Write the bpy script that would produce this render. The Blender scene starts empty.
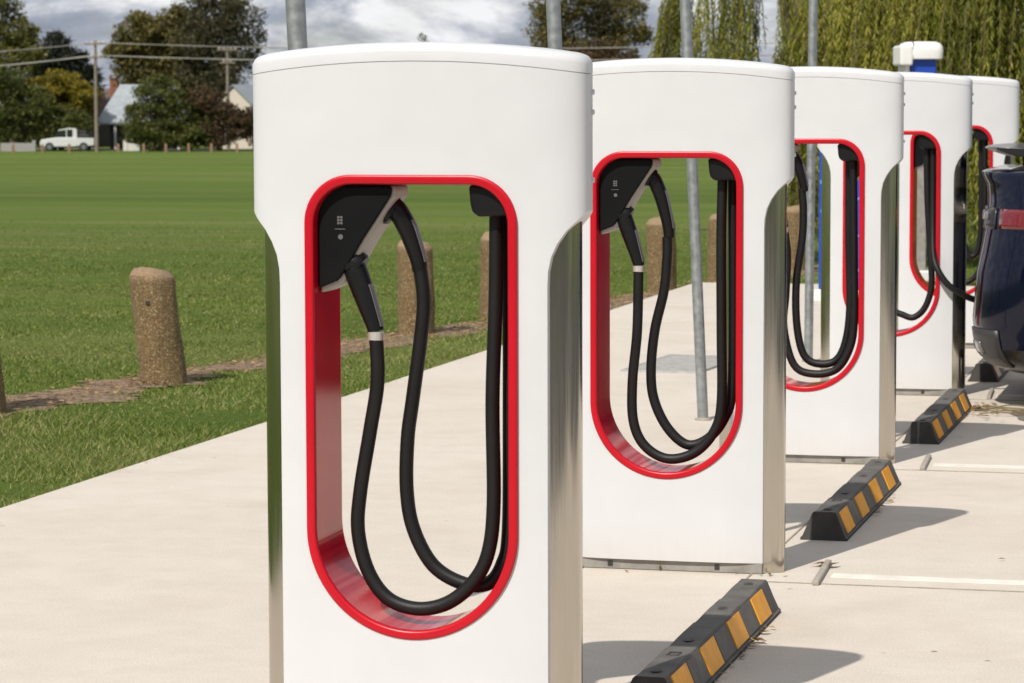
import bpy, bmesh, math, random
import numpy as np
from mathutils import Vector, Matrix, noise as mnoise

random.seed(7)
RNG = np.random.default_rng(11)
PI = math.pi
R = math.radians
SC = bpy.context.scene
COL = SC.collection

# ------------------------------------------------------------------ materials
def new_mat(name):
    m = bpy.data.materials.new(name); m.use_nodes = True
    nt = m.node_tree
    return m, nt, nt.nodes['Principled BSDF']

def N(nt, typ, **kw):
    n = nt.nodes.new(typ)
    for k, v in kw.items():
        if k in n.inputs: n.inputs[k].default_value = v
        else: setattr(n, k, v)
    return n

def coords(nt, scale=(1, 1, 1), kind='Object'):
    tc = nt.nodes.new('ShaderNodeTexCoord'); mp = nt.nodes.new('ShaderNodeMapping')
    mp.inputs['Scale'].default_value = scale
    nt.links.new(tc.outputs[kind], mp.inputs['Vector'])
    return mp.outputs['Vector']

def noise_tex(nt, vec, scale, detail=6, rough=.6, dist=0):
    n = N(nt, 'ShaderNodeTexNoise'); n.inputs['Scale'].default_value = scale
    n.inputs['Detail'].default_value = detail; n.inputs['Roughness'].default_value = rough
    n.inputs['Distortion'].default_value = dist
    nt.links.new(vec, n.inputs['Vector']); return n

def ramp(nt, fac, stops):
    r = N(nt, 'ShaderNodeValToRGB'); e = r.color_ramp.elements
    while len(e) < len(stops): e.new(.5)
    for el, (p, c) in zip(e, stops):
        el.position = p; el.color = (*c, 1) if len(c) == 3 else c
    nt.links.new(fac, r.inputs['Fac']); return r

def mixc(nt, fac, a, b, mode='MIX'):
    m = N(nt, 'ShaderNodeMix', data_type='RGBA', blend_type=mode)
    for sock, v in ((m.inputs['Factor'], fac), (m.inputs[6], a), (m.inputs[7], b)):
        if hasattr(v, 'links') or isinstance(v, bpy.types.NodeSocket): nt.links.new(v, sock)
        else: sock.default_value = v if not isinstance(v, tuple) or len(v) == 4 else (*v, 1)
    return m.outputs[2]

def add_bump(nt, bs, height, strength, dist=.01):
    b = N(nt, 'ShaderNodeBump'); b.inputs['Strength'].default_value = strength; b.inputs['Distance'].default_value = dist
    nt.links.new(height, b.inputs['Height']); nt.links.new(b.outputs['Normal'], bs.inputs['Normal'])

def simple(name, base, rough=.5, metal=0, var=.08, scale=8, bump=0, bscale=60, coat=0, spec=.5, rvar=0, stretch=(1, 1, 1)):
    m, nt, bs = new_mat(name)
    v = coords(nt, stretch)
    n = noise_tex(nt, v, scale)
    lo = tuple(c * (1 - var) for c in base); hi = tuple(min(1, c * (1 + var)) for c in base)
    r = ramp(nt, n.outputs['Fac'], [(.3, lo), (.7, hi)])
    nt.links.new(r.outputs['Color'], bs.inputs['Base Color'])
    bs.inputs['Roughness'].default_value = rough; bs.inputs['Metallic'].default_value = metal
    bs.inputs['Coat Weight'].default_value = coat; bs.inputs['Coat Roughness'].default_value = .05
    bs.inputs['Specular IOR Level'].default_value = spec
    if rvar:
        rr = ramp(nt, n.outputs['Fac'], [(.3, (rough - rvar,) * 3), (.7, (rough + rvar,) * 3)])
        nt.links.new(rr.outputs['Color'], bs.inputs['Roughness'])
    if bump:
        n2 = noise_tex(nt, v, bscale); add_bump(nt, bs, n2.outputs['Fac'], bump)
    return m

M = {}
def white_paint():
    m, nt, bs = new_mat('white_shell_plastic')
    v = coords(nt)
    n = noise_tex(nt, v, 5); n2 = noise_tex(nt, coords(nt, (9, 9, .8)), 6, 8, .7)
    n3 = noise_tex(nt, v, 90, 3, .5)
    r = ramp(nt, n.outputs['Fac'], [(.3, (.575, .578, .582)), (.7, (.605, .608, .612))])
    dirt = ramp(nt, n2.outputs['Fac'], [(.63, (0, 0, 0)), (.85, (.16,) * 3)])
    specks = ramp(nt, n3.outputs['Fac'], [(.76, (0, 0, 0)), (.80, (.35,) * 3)])
    c = mixc(nt, dirt.outputs['Color'], r.outputs['Color'], (.55, .50, .42, 1))
    c = mixc(nt, specks.outputs['Color'], c, (.42, .36, .28, 1))
    # splash dirt low down on the panels
    sp = N(nt, 'ShaderNodeSeparateXYZ'); nt.links.new(v, sp.inputs[0])
    mr = N(nt, 'ShaderNodeMapRange'); mr.inputs['From Min'].default_value = .03; mr.inputs['From Max'].default_value = .16
    mr.inputs['To Min'].default_value = .5; mr.inputs['To Max'].default_value = 0
    nt.links.new(sp.outputs['Z'], mr.inputs['Value'])
    mm = N(nt, 'ShaderNodeMath', operation='MULTIPLY'); nt.links.new(mr.outputs[0], mm.inputs[0]); nt.links.new(n2.outputs['Fac'], mm.inputs[1])
    c = mixc(nt, mm.outputs[0], c, (.48, .42, .34, 1))
    nt.links.new(c, bs.inputs['Base Color'])
    rr = ramp(nt, n.outputs['Fac'], [(.3, (.3,) * 3), (.7, (.42,) * 3)]); nt.links.new(rr.outputs['Color'], bs.inputs['Roughness'])
    n4 = noise_tex(nt, v, 3, 2); add_bump(nt, bs, n4.outputs['Fac'], .06, .02)
    return m
M['white'] = white_paint()

def steel(name, base, rough):
    m, nt, bs = new_mat(name)
    n = noise_tex(nt, coords(nt, (160, 160, 2.2)), 1.5, 5, .6)
    n2 = noise_tex(nt, coords(nt, (3, 3, 1.2)), 2.5, 5, .6)
    r = ramp(nt, n2.outputs['Fac'], [(.3, tuple(c * .93 for c in base)), (.7, base)])
    nt.links.new(r.outputs['Color'], bs.inputs['Base Color'])
    rr = ramp(nt, n.outputs['Fac'], [(.25, (rough - .06,) * 3), (.75, (rough + .1,) * 3)])
    nt.links.new(rr.outputs['Color'], bs.inputs['Roughness']); bs.inputs['Metallic'].default_value = 1
    add_bump(nt, bs, n.outputs['Fac'], .02, .001)
    return m
M['steel'] = steel('brushed_stainless_steel', (.56, .52, .46), .12)
M['galv'] = simple('galvanised_steel', (.34, .36, .36), .5, .75, .22, 28, .05, 80, rvar=.08)
M['red'] = simple('red_gloss_plastic', (.46, .004, .014), .09, 0, .05, 6, 0, 30, coat=0, spec=.42)
M['redsatin'] = simple('red_satin_plastic', (.46, .004, .014), .32, 0, .06, 6, .01, 60, spec=.35)
M['black'] = simple('black_plastic', (.006, .006, .0065), .40, 0, .2, 12, .05, 120, spec=.3)
M['face'] = simple('black_satin_face', (.0055, .0055, .006), .5, 0, .15, 10, 0, spec=.12)
M['rubber'] = simple('black_cable_rubber', (.007, .0068, .0066), .5, 0, .25, 14, .06, 150, spec=.32)
M['beige'] = simple('pale_grey_plastic', (.42, .39, .35), .5, 0, .05)
M['silver'] = simple('satin_nickel', (.62, .59, .54), .4, .6, .06)
M['icon'] = simple('pale_print', (.10, .10, .10), .6, 0, .05)
M['trim'] = simple('grey_grip_inlay', (.11, .10, .105), .35, 0, .1, coat=.3)
M['grate'] = simple('worn_grate_steel', (.40, .39, .37), .6, .2, .2, 20)
M['plinth'] = simple('dusty_grey_plinth', (.25, .235, .21), .7, 0, .25, 14, .1, 40)
M['dark'] = simple('dark_bolt', (.03, .026, .022), .6, 0, .2)

def stop_rubber():
    m, nt, bs = new_mat('dusty_black_rubber')
    v = coords(nt)
    n = noise_tex(nt, v, 9, 8, .7); n2 = noise_tex(nt, v, 160, 3)
    g = N(nt, 'ShaderNodeNewGeometry'); sp = N(nt, 'ShaderNodeSeparateXYZ'); nt.links.new(g.outputs['Normal'], sp.inputs[0])
    up = N(nt, 'ShaderNodeMapRange'); up.inputs['From Min'].default_value = -.1; up.inputs['From Max'].default_value = .9
    up.inputs['To Min'].default_value = .12; up.inputs['To Max'].default_value = 1.0
    nt.links.new(sp.outputs['Z'], up.inputs['Value'])
    a = N(nt, 'ShaderNodeMath', operation='MULTIPLY'); nt.links.new(up.outputs[0], a.inputs[0])
    rr = ramp(nt, n.outputs['Fac'], [(.25, (.3,) * 3), (.7, (1,) * 3)]); nt.links.new(rr.outputs['Color'], a.inputs[1])
    c = mixc(nt, a.outputs[0], (.014, .013, .012, 1), (.135, .124, .108, 1))
    nt.links.new(c, bs.inputs['Base Color']); bs.inputs['Roughness'].default_value = .75
    add_bump(nt, bs, n2.outputs['Fac'], .25, .004)
    return m
M['stop'] = stop_rubber()
M['yellow'] = simple('amber_reflector', (.85, .36, .008), .4, 0, .16, 16, .12, 220)
M['greypanel'] = simple('dusty_recess_panel', (.115, .104, .09), .7, 0, .25, 14, .1, 150)

def concrete():
    m, nt, bs = new_mat('pale_concrete')
    v = coords(nt)
    big = noise_tex(nt, v, .55, 8, .62); mid = noise_tex(nt, v, 5, 8, .65); fine = noise_tex(nt, v, 140, 4, .6)
    streak = noise_tex(nt, coords(nt, (1.2, 14, 1)), 2.6, 7, .65)
    base = ramp(nt, big.outputs['Fac'], [(.28, (.585, .523, .446)), (.5, (.62, .563, .488)), (.75, (.645, .592, .522))])
    c = mixc(nt, .30, base.outputs['Color'], ramp(nt, mid.outputs['Fac'], [(.25, (.70, .67, .62)), (.6, (1, 1, 1))]).outputs['Color'], 'MULTIPLY')
    c = mixc(nt, .07, c, ramp(nt, streak.outputs['Fac'], [(.3, (.74, .71, .66)), (.62, (1, 1, 1))]).outputs['Color'], 'MULTIPLY')
    c = mixc(nt, .55, c, ramp(nt, fine.outputs['Fac'], [(.3, (.66, .63, .58)), (.62, (1, 1, 1))]).outputs['Color'], 'MULTIPLY')
    blot = noise_tex(nt, v, 1.15, 7, .7, .4)
    c = mixc(nt, ramp(nt, blot.outputs['Fac'], [(.54, (0,) * 3), (.74, (.42,) * 3)]).outputs['Color'], c, (.43, .36, .275, 1))
    # sparse dark specks
    vo = N(nt, 'ShaderNodeTexVoronoi'); vo.inputs['Scale'].default_value = 5.5; nt.links.new(v, vo.inputs['Vector'])
    sr = ramp(nt, vo.outputs['Distance'], [(.035, (.8,) * 3), (.07, (0,) * 3)])
    gate = noise_tex(nt, v, 1.7, 2); gr = ramp(nt, gate.outputs['Fac'], [(.52, (0,) * 3), (.6, (1,) * 3)])
    mm = N(nt, 'ShaderNodeMath', operation='MULTIPLY'); nt.links.new(sr.outputs['Color'], mm.inputs[0]); nt.links.new(gr.outputs['Color'], mm.inputs[1])
    c = mixc(nt, mm.outputs[0], c, (.12, .10, .085, 1))
    nt.links.new(c, bs.inputs['Base Color']); bs.inputs['Roughness'].default_value = .85
    bs.inputs['Specular IOR Level'].default_value = .25
    add_bump(nt, bs, fine.outputs['Fac'], .18, .004)
    return m
M['concrete'] = concrete()
M['joint'] = simple('joint_filler', (.30, .26, .21), .9, 0, .3, 12)
M['paint'] = simple('worn_white_paint', (.70, .655, .58), .7, 0, .14, 9, .08, 90)
M['darkpatch'] = simple('dark_brown_patch', (.19, .165, .14), .6, 0, .2, 6)
M['strip'] = simple('grey_joint_strip', (.33, .29, .24), .7, 0, .2, 20, .1, 80)

def soil():
    m, nt, bs = new_mat('dry_dirt')
    v = coords(nt); n = noise_tex(nt, v, 26, 8, .75); n2 = noise_tex(nt, v, 3)
    r = ramp(nt, n.outputs['Fac'], [(.36, (.10, .066, .038)), (.5, (.27, .18, .112)), (.64, (.50, .36, .24))])
    c = mixc(nt, .4, r.outputs['Color'], ramp(nt, n2.outputs['Fac'], [(.3, (.6, .55, .5)), (.7, (1, 1, 1))]).outputs['Color'], 'MULTIPLY')
    nt.links.new(c, bs.inputs['Base Color']); bs.inputs['Roughness'].default_value = .95
    add_bump(nt, bs, n.outputs['Fac'], .9, .03); return m
M['dirt'] = soil()

def turf():
    m, nt, bs = new_mat('mown_turf')
    v = coords(nt)
    fine = noise_tex(nt, v, 38, 8, .75); mid = noise_tex(nt, v, 1.6, 6, .6)
    band = noise_tex(nt, coords(nt, (.022, .42, 1)), 1.0, 5, .6); patch = noise_tex(nt, coords(nt, (.05, .28, 1)), 1.4, 6, .62)
    wide = noise_tex(nt, coords(nt, (.006, .085, 1)), 1.0, 5, .55)
    r = ramp(nt, fine.outputs['Fac'], [(.28, (.064, .096, .014)), (.52, (.122, .172, .028)), (.74, (.215, .245, .060))])
    c = mixc(nt, .6, r.outputs['Color'], ramp(nt, band.outputs['Fac'], [(.36, (.55, .62, .55)), (.62, (1, 1, 1))]).outputs['Color'], 'MULTIPLY')
    c = mixc(nt, .6, c, ramp(nt, wide.outputs['Fac'], [(.35, (.62, .70, .60)), (.5, (.85, .9, .85)), (.66, (1.12, 1.1, 1.1))]).outputs['Color'], 'MULTIPLY')
    c = mixc(nt, ramp(nt, patch.outputs['Fac'], [(.5, (0,) * 3), (.74, (.6,) * 3)]).outputs['Color'], c, (.20, .19, .072, 1))
    c = mixc(nt, ramp(nt, mid.outputs['Fac'], [(.55, (0,) * 3), (.8, (.45,) * 3)]).outputs['Color'], c, (.17, .165, .06, 1))
    nt.links.new(c, bs.inputs['Base Color']); bs.inputs['Roughness'].default_value = .9
    bs.inputs['Specular IOR Level'].default_value = .1
    add_bump(nt, bs, fine.outputs['Fac'], .8, .03); return m
M['turf'] = turf()
M['asphalt'] = simple('asphalt', (.055, .055, .055), .9, 0, .2, 3, .1)

def leafy(name, cols, trans=.25, rough=.55, spec=.25, nscale=.5):
    """cols: three colours picked per leaf (attribute rnd) and per clump (noise)"""
    m, nt, bs = new_mat(name)
    at = N(nt, 'ShaderNodeAttribute', attribute_name='rnd')
    n = noise_tex(nt, coords(nt), nscale, 3)
    ad = N(nt, 'ShaderNodeMath', operation='MULTIPLY_ADD'); nt.links.new(at.outputs['Fac'], ad.inputs[0]); ad.inputs[1].default_value = .55
    sb = N(nt, 'ShaderNodeMath', operation='MULTIPLY'); nt.links.new(n.outputs['Fac'], sb.inputs[0]); sb.inputs[1].default_value = .45
    nt.links.new(sb.outputs[0], ad.inputs[2])
    r = ramp(nt, ad.outputs[0], [(.2, cols[0]), (.5, cols[1]), (.8, cols[2])])
    nt.links.new(r.outputs['Color'], bs.inputs['Base Color'])
    bs.inputs['Roughness'].default_value = rough; bs.inputs['Specular IOR Level'].default_value = spec
    tl = N(nt, 'ShaderNodeBsdfTranslucent'); nt.links.new(r.outputs['Color'], tl.inputs['Color'])
    mx = N(nt, 'ShaderNodeMixShader'); mx.inputs[0].default_value = trans
    out = nt.nodes['Material Output']
    nt.links.new(bs.outputs[0], mx.inputs[1]); nt.links.new(tl.outputs[0], mx.inputs[2]); nt.links.new(mx.outputs[0], out.inputs['Surface'])
    return m
M['blade'] = leafy('grass_blade', [(.074, .116, .014), (.158, .214, .033), (.37, .335, .14)], .3, nscale=.7)
M['willow'] = leafy('willow_leaf', [(.045, .064, .008), (.17, .185, .024), (.50, .44, .085)], .35, nscale=.9)
M['willow_twig'] = simple('willow_twig', (.16, .12, .05), .8)
M['olive'] = leafy('olive_leaf', [(.045, .056, .010), (.110, .115, .022), (.25, .22, .05)])
M['brownolive'] = leafy('brown_olive_leaf', [(.045, .048, .013), (.12, .110, .030), (.25, .19, .06)])
M['greygreen'] = leafy('grey_green_leaf', [(.026, .030, .014), (.066, .066, .030), (.15, .125, .058)])
M['spiky'] = leafy('blackish_needle', [(.010, .014, .010), (.022, .028, .018), (.045, .05, .03)], .1)
M['yellow_leaf'] = leafy('turning_leaf', [(.070, .078, .012), (.17, .15, .016), (.36, .24, .018)])
M['darkgreen'] = leafy('dark_green_leaf', [(.030, .042, .009), (.078, .092, .020), (.18, .18, .042)])
M['reddish'] = leafy('reddish_leaf', [(.028, .024, .011), (.070, .052, .022), (.15, .072, .034)])
M['bark'] = simple('bark', (.12, .095, .07), .9, 0, .35, 4, .3, 20)
M['palebark'] = simple('pale_bark', (.36, .32, .26), .8, 0, .3, 3)
def aggregate():
    m, nt, bs = new_mat('exposed_aggregate')
    v = coords(nt); vo = N(nt, 'ShaderNodeTexVoronoi'); vo.inputs['Scale'].default_value = 170; nt.links.new(v, vo.inputs['Vector'])
    n = noise_tex(nt, v, 7, 8, .7); n2 = noise_tex(nt, v, 60, 4)
    sp = N(nt, 'ShaderNodeSeparateColor'); nt.links.new(vo.outputs['Color'], sp.inputs[0])
    r = ramp(nt, sp.outputs[0], [(.0, (.11, .072, .030)), (.55, (.20, .132, .056)), (.88, (.27, .185, .09)), (.97, (.42, .33, .20))])
    c = mixc(nt, .6, r.outputs['Color'], ramp(nt, n.outputs['Fac'], [(.3, (.55, .50, .40)), (.65, (1, 1, 1))]).outputs['Color'], 'MULTIPLY')
    lich = noise_tex(nt, v, 11, 7, .7)
    c = mixc(nt, ramp(nt, lich.outputs['Fac'], [(.6, (0,) * 3), (.72, (.5,) * 3)]).outputs['Color'], c, (.19, .15, .045, 1))
    # paler tone on the top chamfer
    sz = N(nt, 'ShaderNodeSeparateXYZ'); nt.links.new(v, sz.inputs[0])
    mr = N(nt, 'ShaderNodeMapRange'); mr.inputs['From Min'].default_value = .575; mr.inputs['From Max'].default_value = .60
    nt.links.new(sz.outputs['Z'], mr.inputs['Value'])
    mk = N(nt, 'ShaderNodeMath', operation='MULTIPLY'); nt.links.new(mr.outputs[0], mk.inputs[0]); mk.inputs[1].default_value = .5
    c = mixc(nt, mk.outputs[0], c, (.36, .25, .16, 1))
    nt.links.new(c, bs.inputs['Base Color']); bs.inputs['Roughness'].default_value = .9
    h = N(nt, 'ShaderNodeMath', operation='ADD'); nt.links.new(vo.outputs['Distance'], h.inputs[0]); nt.links.new(n2.outputs['Fac'], h.inputs[1])
    add_bump(nt, bs, h.outputs[0], .5, .008); return m
M['agg'] = aggregate()
M['timber'] = simple('weathered_timber', (.24, .15, .085), .85, 0, .3, 8)
M['roof'] = simple('pale_corrugated_iron', (.31, .34, .355), .5, .3, .15, 2)
M['brownroof'] = simple('brown_tiles', (.14, .10, .085), .85, 0, .2, 4)
M['cream'] = simple('cream_weatherboard', (.56, .50, .40), .7, 0, .08)
M['shade'] = simple('shaded_wall', (.06, .052, .045), .8, 0, .2)  # house walls coloured dark, shade put into the base colour
M['brick'] = simple('red_brick', (.25, .10, .06), .9, 0, .3, 6)
M['wallwhite'] = simple('white_render', (.62, .60, .56), .8, 0, .1)
M['greywall'] = simple('grey_block', (.28, .27, .255), .85, 0, .15)
M['pole_wood'] = simple('grey_brown_pole', (.20, .165, .13), .9, 0, .2, 3)
M['wire'] = simple('weathered_wire', (.26, .245, .215), .6, 0, .1)
M['utewhite'] = simple('white_car_paint', (.58, .58, .57), .3, 0, .03, coat=.5)
M['glassdark'] = simple('dark_glass', (.012, .014, .016), .06, 0, .05, coat=1)
M['tyre'] = simple('tyre_rubber', (.018, .018, .018), .8, 0, .2)
M['rim'] = simple('alloy', (.45, .45, .46), .3, 1, .05)
M['carblue'] = simple('deep_blue_car_paint', (.0015, .0028, .013), .12, .0, .06, 3, coat=.35, spec=.25)
M['carblack'] = simple('car_black_trim', (.012, .012, .013), .3, 0, .1, coat=.4)
M['carlower'] = simple('grey_lower_bumper', (.03, .029, .028), .45, 0, .1)
M['tail'] = simple('red_tail_lens', (.13, .002, .005), .10, 0, .06, coat=1)
M['lampclear'] = simple('clear_lens', (.16, .15, .15), .15, .2, .3, 40, coat=1)
M['chrome'] = simple('chrome', (.75, .75, .75), .12, 1, .03)
M['cabwhite'] = simple('cabinet_white', (.72, .71, .68), .4, 0, .05)
M['cabblue'] = simple('cabinet_blue', (.010, .055, .36), .4, 0, .08)
M['sky_line'] = simple('pale_blue_print', (.10, .34, .72), .5, 0, .05)
M['dryleaf'] = leafy('dry_leaf', [(.13, .075, .03), (.30, .19, .085), (.46, .33, .16)], .2, nscale=4)

# ------------------------------------------------------------------ mesh helpers
def obj(name, verts, faces, mat, parent=None, smooth=None, loc=None, mats=None, fmat=None):
    me = bpy.data.meshes.new(name); me.from_pydata([tuple(v) for v in verts], [], faces); me.update()
    return obj_me(name, me, mat, parent, smooth, loc, mats, fmat)

def obj_me(name, me, mat, parent=None, smooth=None, loc=None, mats=None, fmat=None):
    bm = bmesh.new(); bm.from_mesh(me); bmesh.ops.recalc_face_normals(bm, faces=bm.faces); bm.to_mesh(me); bm.free()
    for mt in (mats or [mat]): me.materials.append(M[mt] if isinstance(mt, str) else mt)
    if fmat is not None: me.polygons.foreach_set('material_index', fmat)
    if smooth is not None:
        me.polygons.foreach_set('use_smooth', [True] * len(me.polygons))
        if smooth < 180: me.set_sharp_from_angle(angle=R(smooth))
    o = bpy.data.objects.new(name, me); COL.objects.link(o)
    if parent: o.parent = parent
    if loc: o.location = loc
    return o

def big_mesh(name, verts, nface_verts, mat, rnd=None, parent=None):
    """fast mesh: verts (n,3) array, consecutive groups of nface_verts make a face each; rnd per vertex"""
    n = len(verts); nf = n // nface_verts
    me = bpy.data.meshes.new(name); me.vertices.add(n); me.vertices.foreach_set('co', verts.astype(np.float32).ravel())
    me.loops.add(n); me.loops.foreach_set('vertex_index', np.arange(n, dtype=np.int32))
    me.polygons.add(nf); me.polygons.foreach_set('loop_start', np.arange(0, n, nface_verts, dtype=np.int32))
    if rnd is not None:
        a = me.attributes.new('rnd', 'FLOAT', 'POINT'); a.data.foreach_set('value', rnd.astype(np.float32))
    me.materials.append(M[mat]); me.update(calc_edges=True); me.validate()
    o = bpy.data.objects.new(name, me); COL.objects.link(o)
    if parent: o.parent = parent
    return o

class MB:
    def __init__(s): s.v = []; s.f = []; s.m = []
    def add(s, v, f, mi=0):
        b = len(s.v); s.v += [tuple(p) for p in v]; s.f += [tuple(i + b for i in q) for q in f]; s.m += [mi] * len(f); return s
    def box(s, c, d, rot=None, mi=0, taper=1.0):
        x, y, z = (q / 2 for q in d)
        vs = [Vector((sx * x * (taper if sz > 0 else 1), sy * y * (taper if sz > 0 else 1), sz * z)) for sz in (-1, 1) for sy in (-1, 1) for sx in (-1, 1)]
        if rot is not None: vs = [rot @ v for v in vs]
        vs = [v + Vector(c) for v in vs]
        return s.add(vs, [(0, 2, 3, 1), (4, 5, 7, 6), (0, 1, 5, 4), (2, 6, 7, 3), (0, 4, 6, 2), (1, 3, 7, 5)], mi)
    def tube(s, pts, rad, n=10, mi=0, cap=True):
        pts = [Vector(p) for p in pts]
        rad = rad if isinstance(rad, (list, tuple)) else [rad] * len(pts)
        t = (pts[1] - pts[0]).normalized(); up = Vector((0, 1, 0)) if abs(t.y) < .9 else Vector((1, 0, 0))
        a = t.cross(up).normalized(); vs = []
        for i, p in enumerate(pts):
            t = (pts[min(i + 1, len(pts) - 1)] - pts[max(i - 1, 0)]).normalized()
            a = (a - t * a.dot(t)).normalized(); b = t.cross(a)
            vs += [p + (a * math.cos(2 * PI * k / n) + b * math.sin(2 * PI * k / n)) * rad[i] for k in range(n)]
        f = [(i * n + k, i * n + (k + 1) % n, (i + 1) * n + (k + 1) % n, (i + 1) * n + k) for i in range(len(pts) - 1) for k in range(n)]
        if cap: f += [tuple(range(n))[::-1], tuple((len(pts) - 1) * n + k for k in range(n))]
        return s.add(vs, f, mi)
    def prism(s, poly, y0, y1, mi=0):
        """polygon in (x, z) extruded from y0 to y1"""
        n = len(poly)
        vs = [(x, y0, z) for x, z in poly] + [(x, y1, z) for x, z in poly]
        return s.add(vs, [tuple(range(n)), tuple(range(n, 2 * n))[::-1]] + [(k, (k + 1) % n, n + (k + 1) % n, n + k) for k in range(n)], mi)
    def loft(s, rings, mi=0, cap=True):
        n = len(rings[0]); vs = [p for r in rings for p in r]
        f = [(i * n + k, i * n + (k + 1) % n, (i + 1) * n + (k + 1) % n, (i + 1) * n + k) for i in range(len(rings) - 1) for k in range(n)]
        if cap: f += [tuple(range(n))[::-1], tuple((len(rings) - 1) * n + k for k in range(n))]
        return s.add(vs, f, mi)
    def obj(s, name, mat, parent=None, smooth=None, loc=None, mats=None):
        return obj(name, s.v, s.f, mat, parent, smooth, loc, mats, s.m if mats else None)

def bevel(o, w, seg=2, ang=35):
    m = o.modifiers.new('bevel', 'BEVEL'); m.width = w; m.segments = seg; m.limit_method = 'ANGLE'; m.angle_limit = R(ang)
    return o

def crom(pts, step=8):
    P = [Vector(p) for p in pts]; P = [P[0] * 2 - P[1]] + P + [P[-1] * 2 - P[-2]]; out = []
    for i in range(1, len(P) - 2):
        for k in range(step):
            t = k / step; a, b, c, d = P[i - 1:i + 3]
            out.append(.5 * ((2 * b) + (c - a) * t + (2 * a - 5 * b + 4 * c - d) * t * t + (3 * b - a - 3 * c + d) * t ** 3))
    return out + [P[-2]]

def tag(o, label=None, cat=None, group=None, kind=None):
    if label: o['label'] = label
    if cat: o['category'] = cat
    if group: o['group'] = group
    if kind: o['kind'] = kind
    return o

def empty(name, loc, label=None, cat=None, group=None, rz=0):
    o = bpy.data.objects.new(name, None); COL.objects.link(o); o.location = loc; o.rotation_euler = (0, 0, rz)
    o.empty_display_size = .2
    return tag(o, label, cat, group)

def copy_tree(o, parent=None):
    c = o.copy(); COL.objects.link(c)
    if parent: c.parent = parent
    for ch in list(o.children): copy_tree(ch, c)
    return c

def baked(o):
    """apply the modifiers of o (no operators)"""
    dg = bpy.context.evaluated_depsgraph_get(); me = bpy.data.meshes.new_from_object(o.evaluated_get(dg))
    o.modifiers.clear(); o.data = me; return o

# ------------------------------------------------------------------ ground
FW = (-.2525, .9676); RT = (.9676, .2525)
def gz(x, y):
    s = max(0, FW[0] * x + FW[1] * y - 16); return -.02 - .0115 * min(s, 189)

def build_ground():
    xs = np.concatenate([np.linspace(-700, -120, 12), np.linspace(-110, 60, 86), np.linspace(75, 700, 12)])
    ys = np.concatenate([np.linspace(-400, -20, 8), np.linspace(-10, 240, 126), np.linspace(260, 1000, 12)])
    vs = [(x, y, gz(x, y)) for y in ys for x in xs]; nx = len(xs)
    fs = [(j * nx + i, j * nx + i + 1, (j + 1) * nx + i + 1, (j + 1) * nx + i) for j in range(len(ys) - 1) for i in range(nx - 1)]
    tag(obj('grass_field', vs, fs, 'turf', smooth=180), kind='structure')
build_ground()
SLAB_L = -4.68; SLAB_T = 24.1
def edge_wobble(y): return .02 * math.sin(y * 1.7) + .015 * math.sin(y * 4.1 + 1)
sl = MB()
sl.box(((SLAB_L + 4.2) / 2, (SLAB_T + 2.2) / 2, -.075), (4.2 - SLAB_L, SLAB_T - 2.2, .15))
tag(sl.obj('concrete_pavement', 'concrete'), kind='structure')

ap = MB(); ap.box((10.7, 6, -.08), (13, 40, .15)); ap.box((-.3, -6.0, -.08), (9, 16.4, .15)); tag(ap.obj('asphalt_drive', 'asphalt'), kind='structure')
# saw cut joints, as thin filler sheets
jt = MB()
for k in range(-2, 5):
    y = 9.17 + 2.925 * k
    jt.box((1.3, y, .001), (5.78, .006, .004))
jt.box((-1.62, 13.1, .001), (.006, 21.6, .0035))
tag(jt.obj('concrete_joints', 'joint'), kind='structure')
ln = MB()
for k in range(-2, 5):
    y = 9.345 + 2.955 * k
    ln.box((1.4, y, .0005), (5.52, .07, .0045))
tag(ln.obj('bay_line_markings', 'paint'), kind='structure')

# flat dark rounded patch on the paving beside the parked car
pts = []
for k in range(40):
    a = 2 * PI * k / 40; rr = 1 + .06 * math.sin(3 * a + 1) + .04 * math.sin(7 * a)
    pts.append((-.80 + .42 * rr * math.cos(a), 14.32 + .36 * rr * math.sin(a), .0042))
tag(obj('dark_patch', pts, [tuple(range(40))], 'darkpatch'), kind='structure')

def dirt_x(y): return -6.27 + (y - 13.5) * .117 + .025 * math.sin(y * 2.3) + .02 * math.sin(y * 5.9)
def dirt_w(y): return .17 + .07 * math.sin(y * 1.5 - 1.2) + .05 * math.sin(y * 6.3) + .04 * math.sin(y * 13)
vs = []; ys = np.arange(8, 30, .035); rgd = np.random.default_rng(4)
for y in ys:
    w = max(.08, dirt_w(y) + .05 + rgd.normal(0, .03)); cx = dirt_x(y) + .01 + rgd.normal(0, .012)
    for q in (-1, -.4, .4, 1):
        vs.append((cx + q * w + .03 * math.sin(y * 9 + q * 5), y, gz(cx, y) + (.012 if abs(q) < .9 else .004)))
fs = [(j * 4 + i, j * 4 + i + 1, (j + 1) * 4 + i + 1, (j + 1) * 4 + i) for j in range(len(ys) - 1) for i in range(3)]
tag(obj('dirt_strip', vs, fs, 'dirt', smooth=180), kind='structure')

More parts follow.
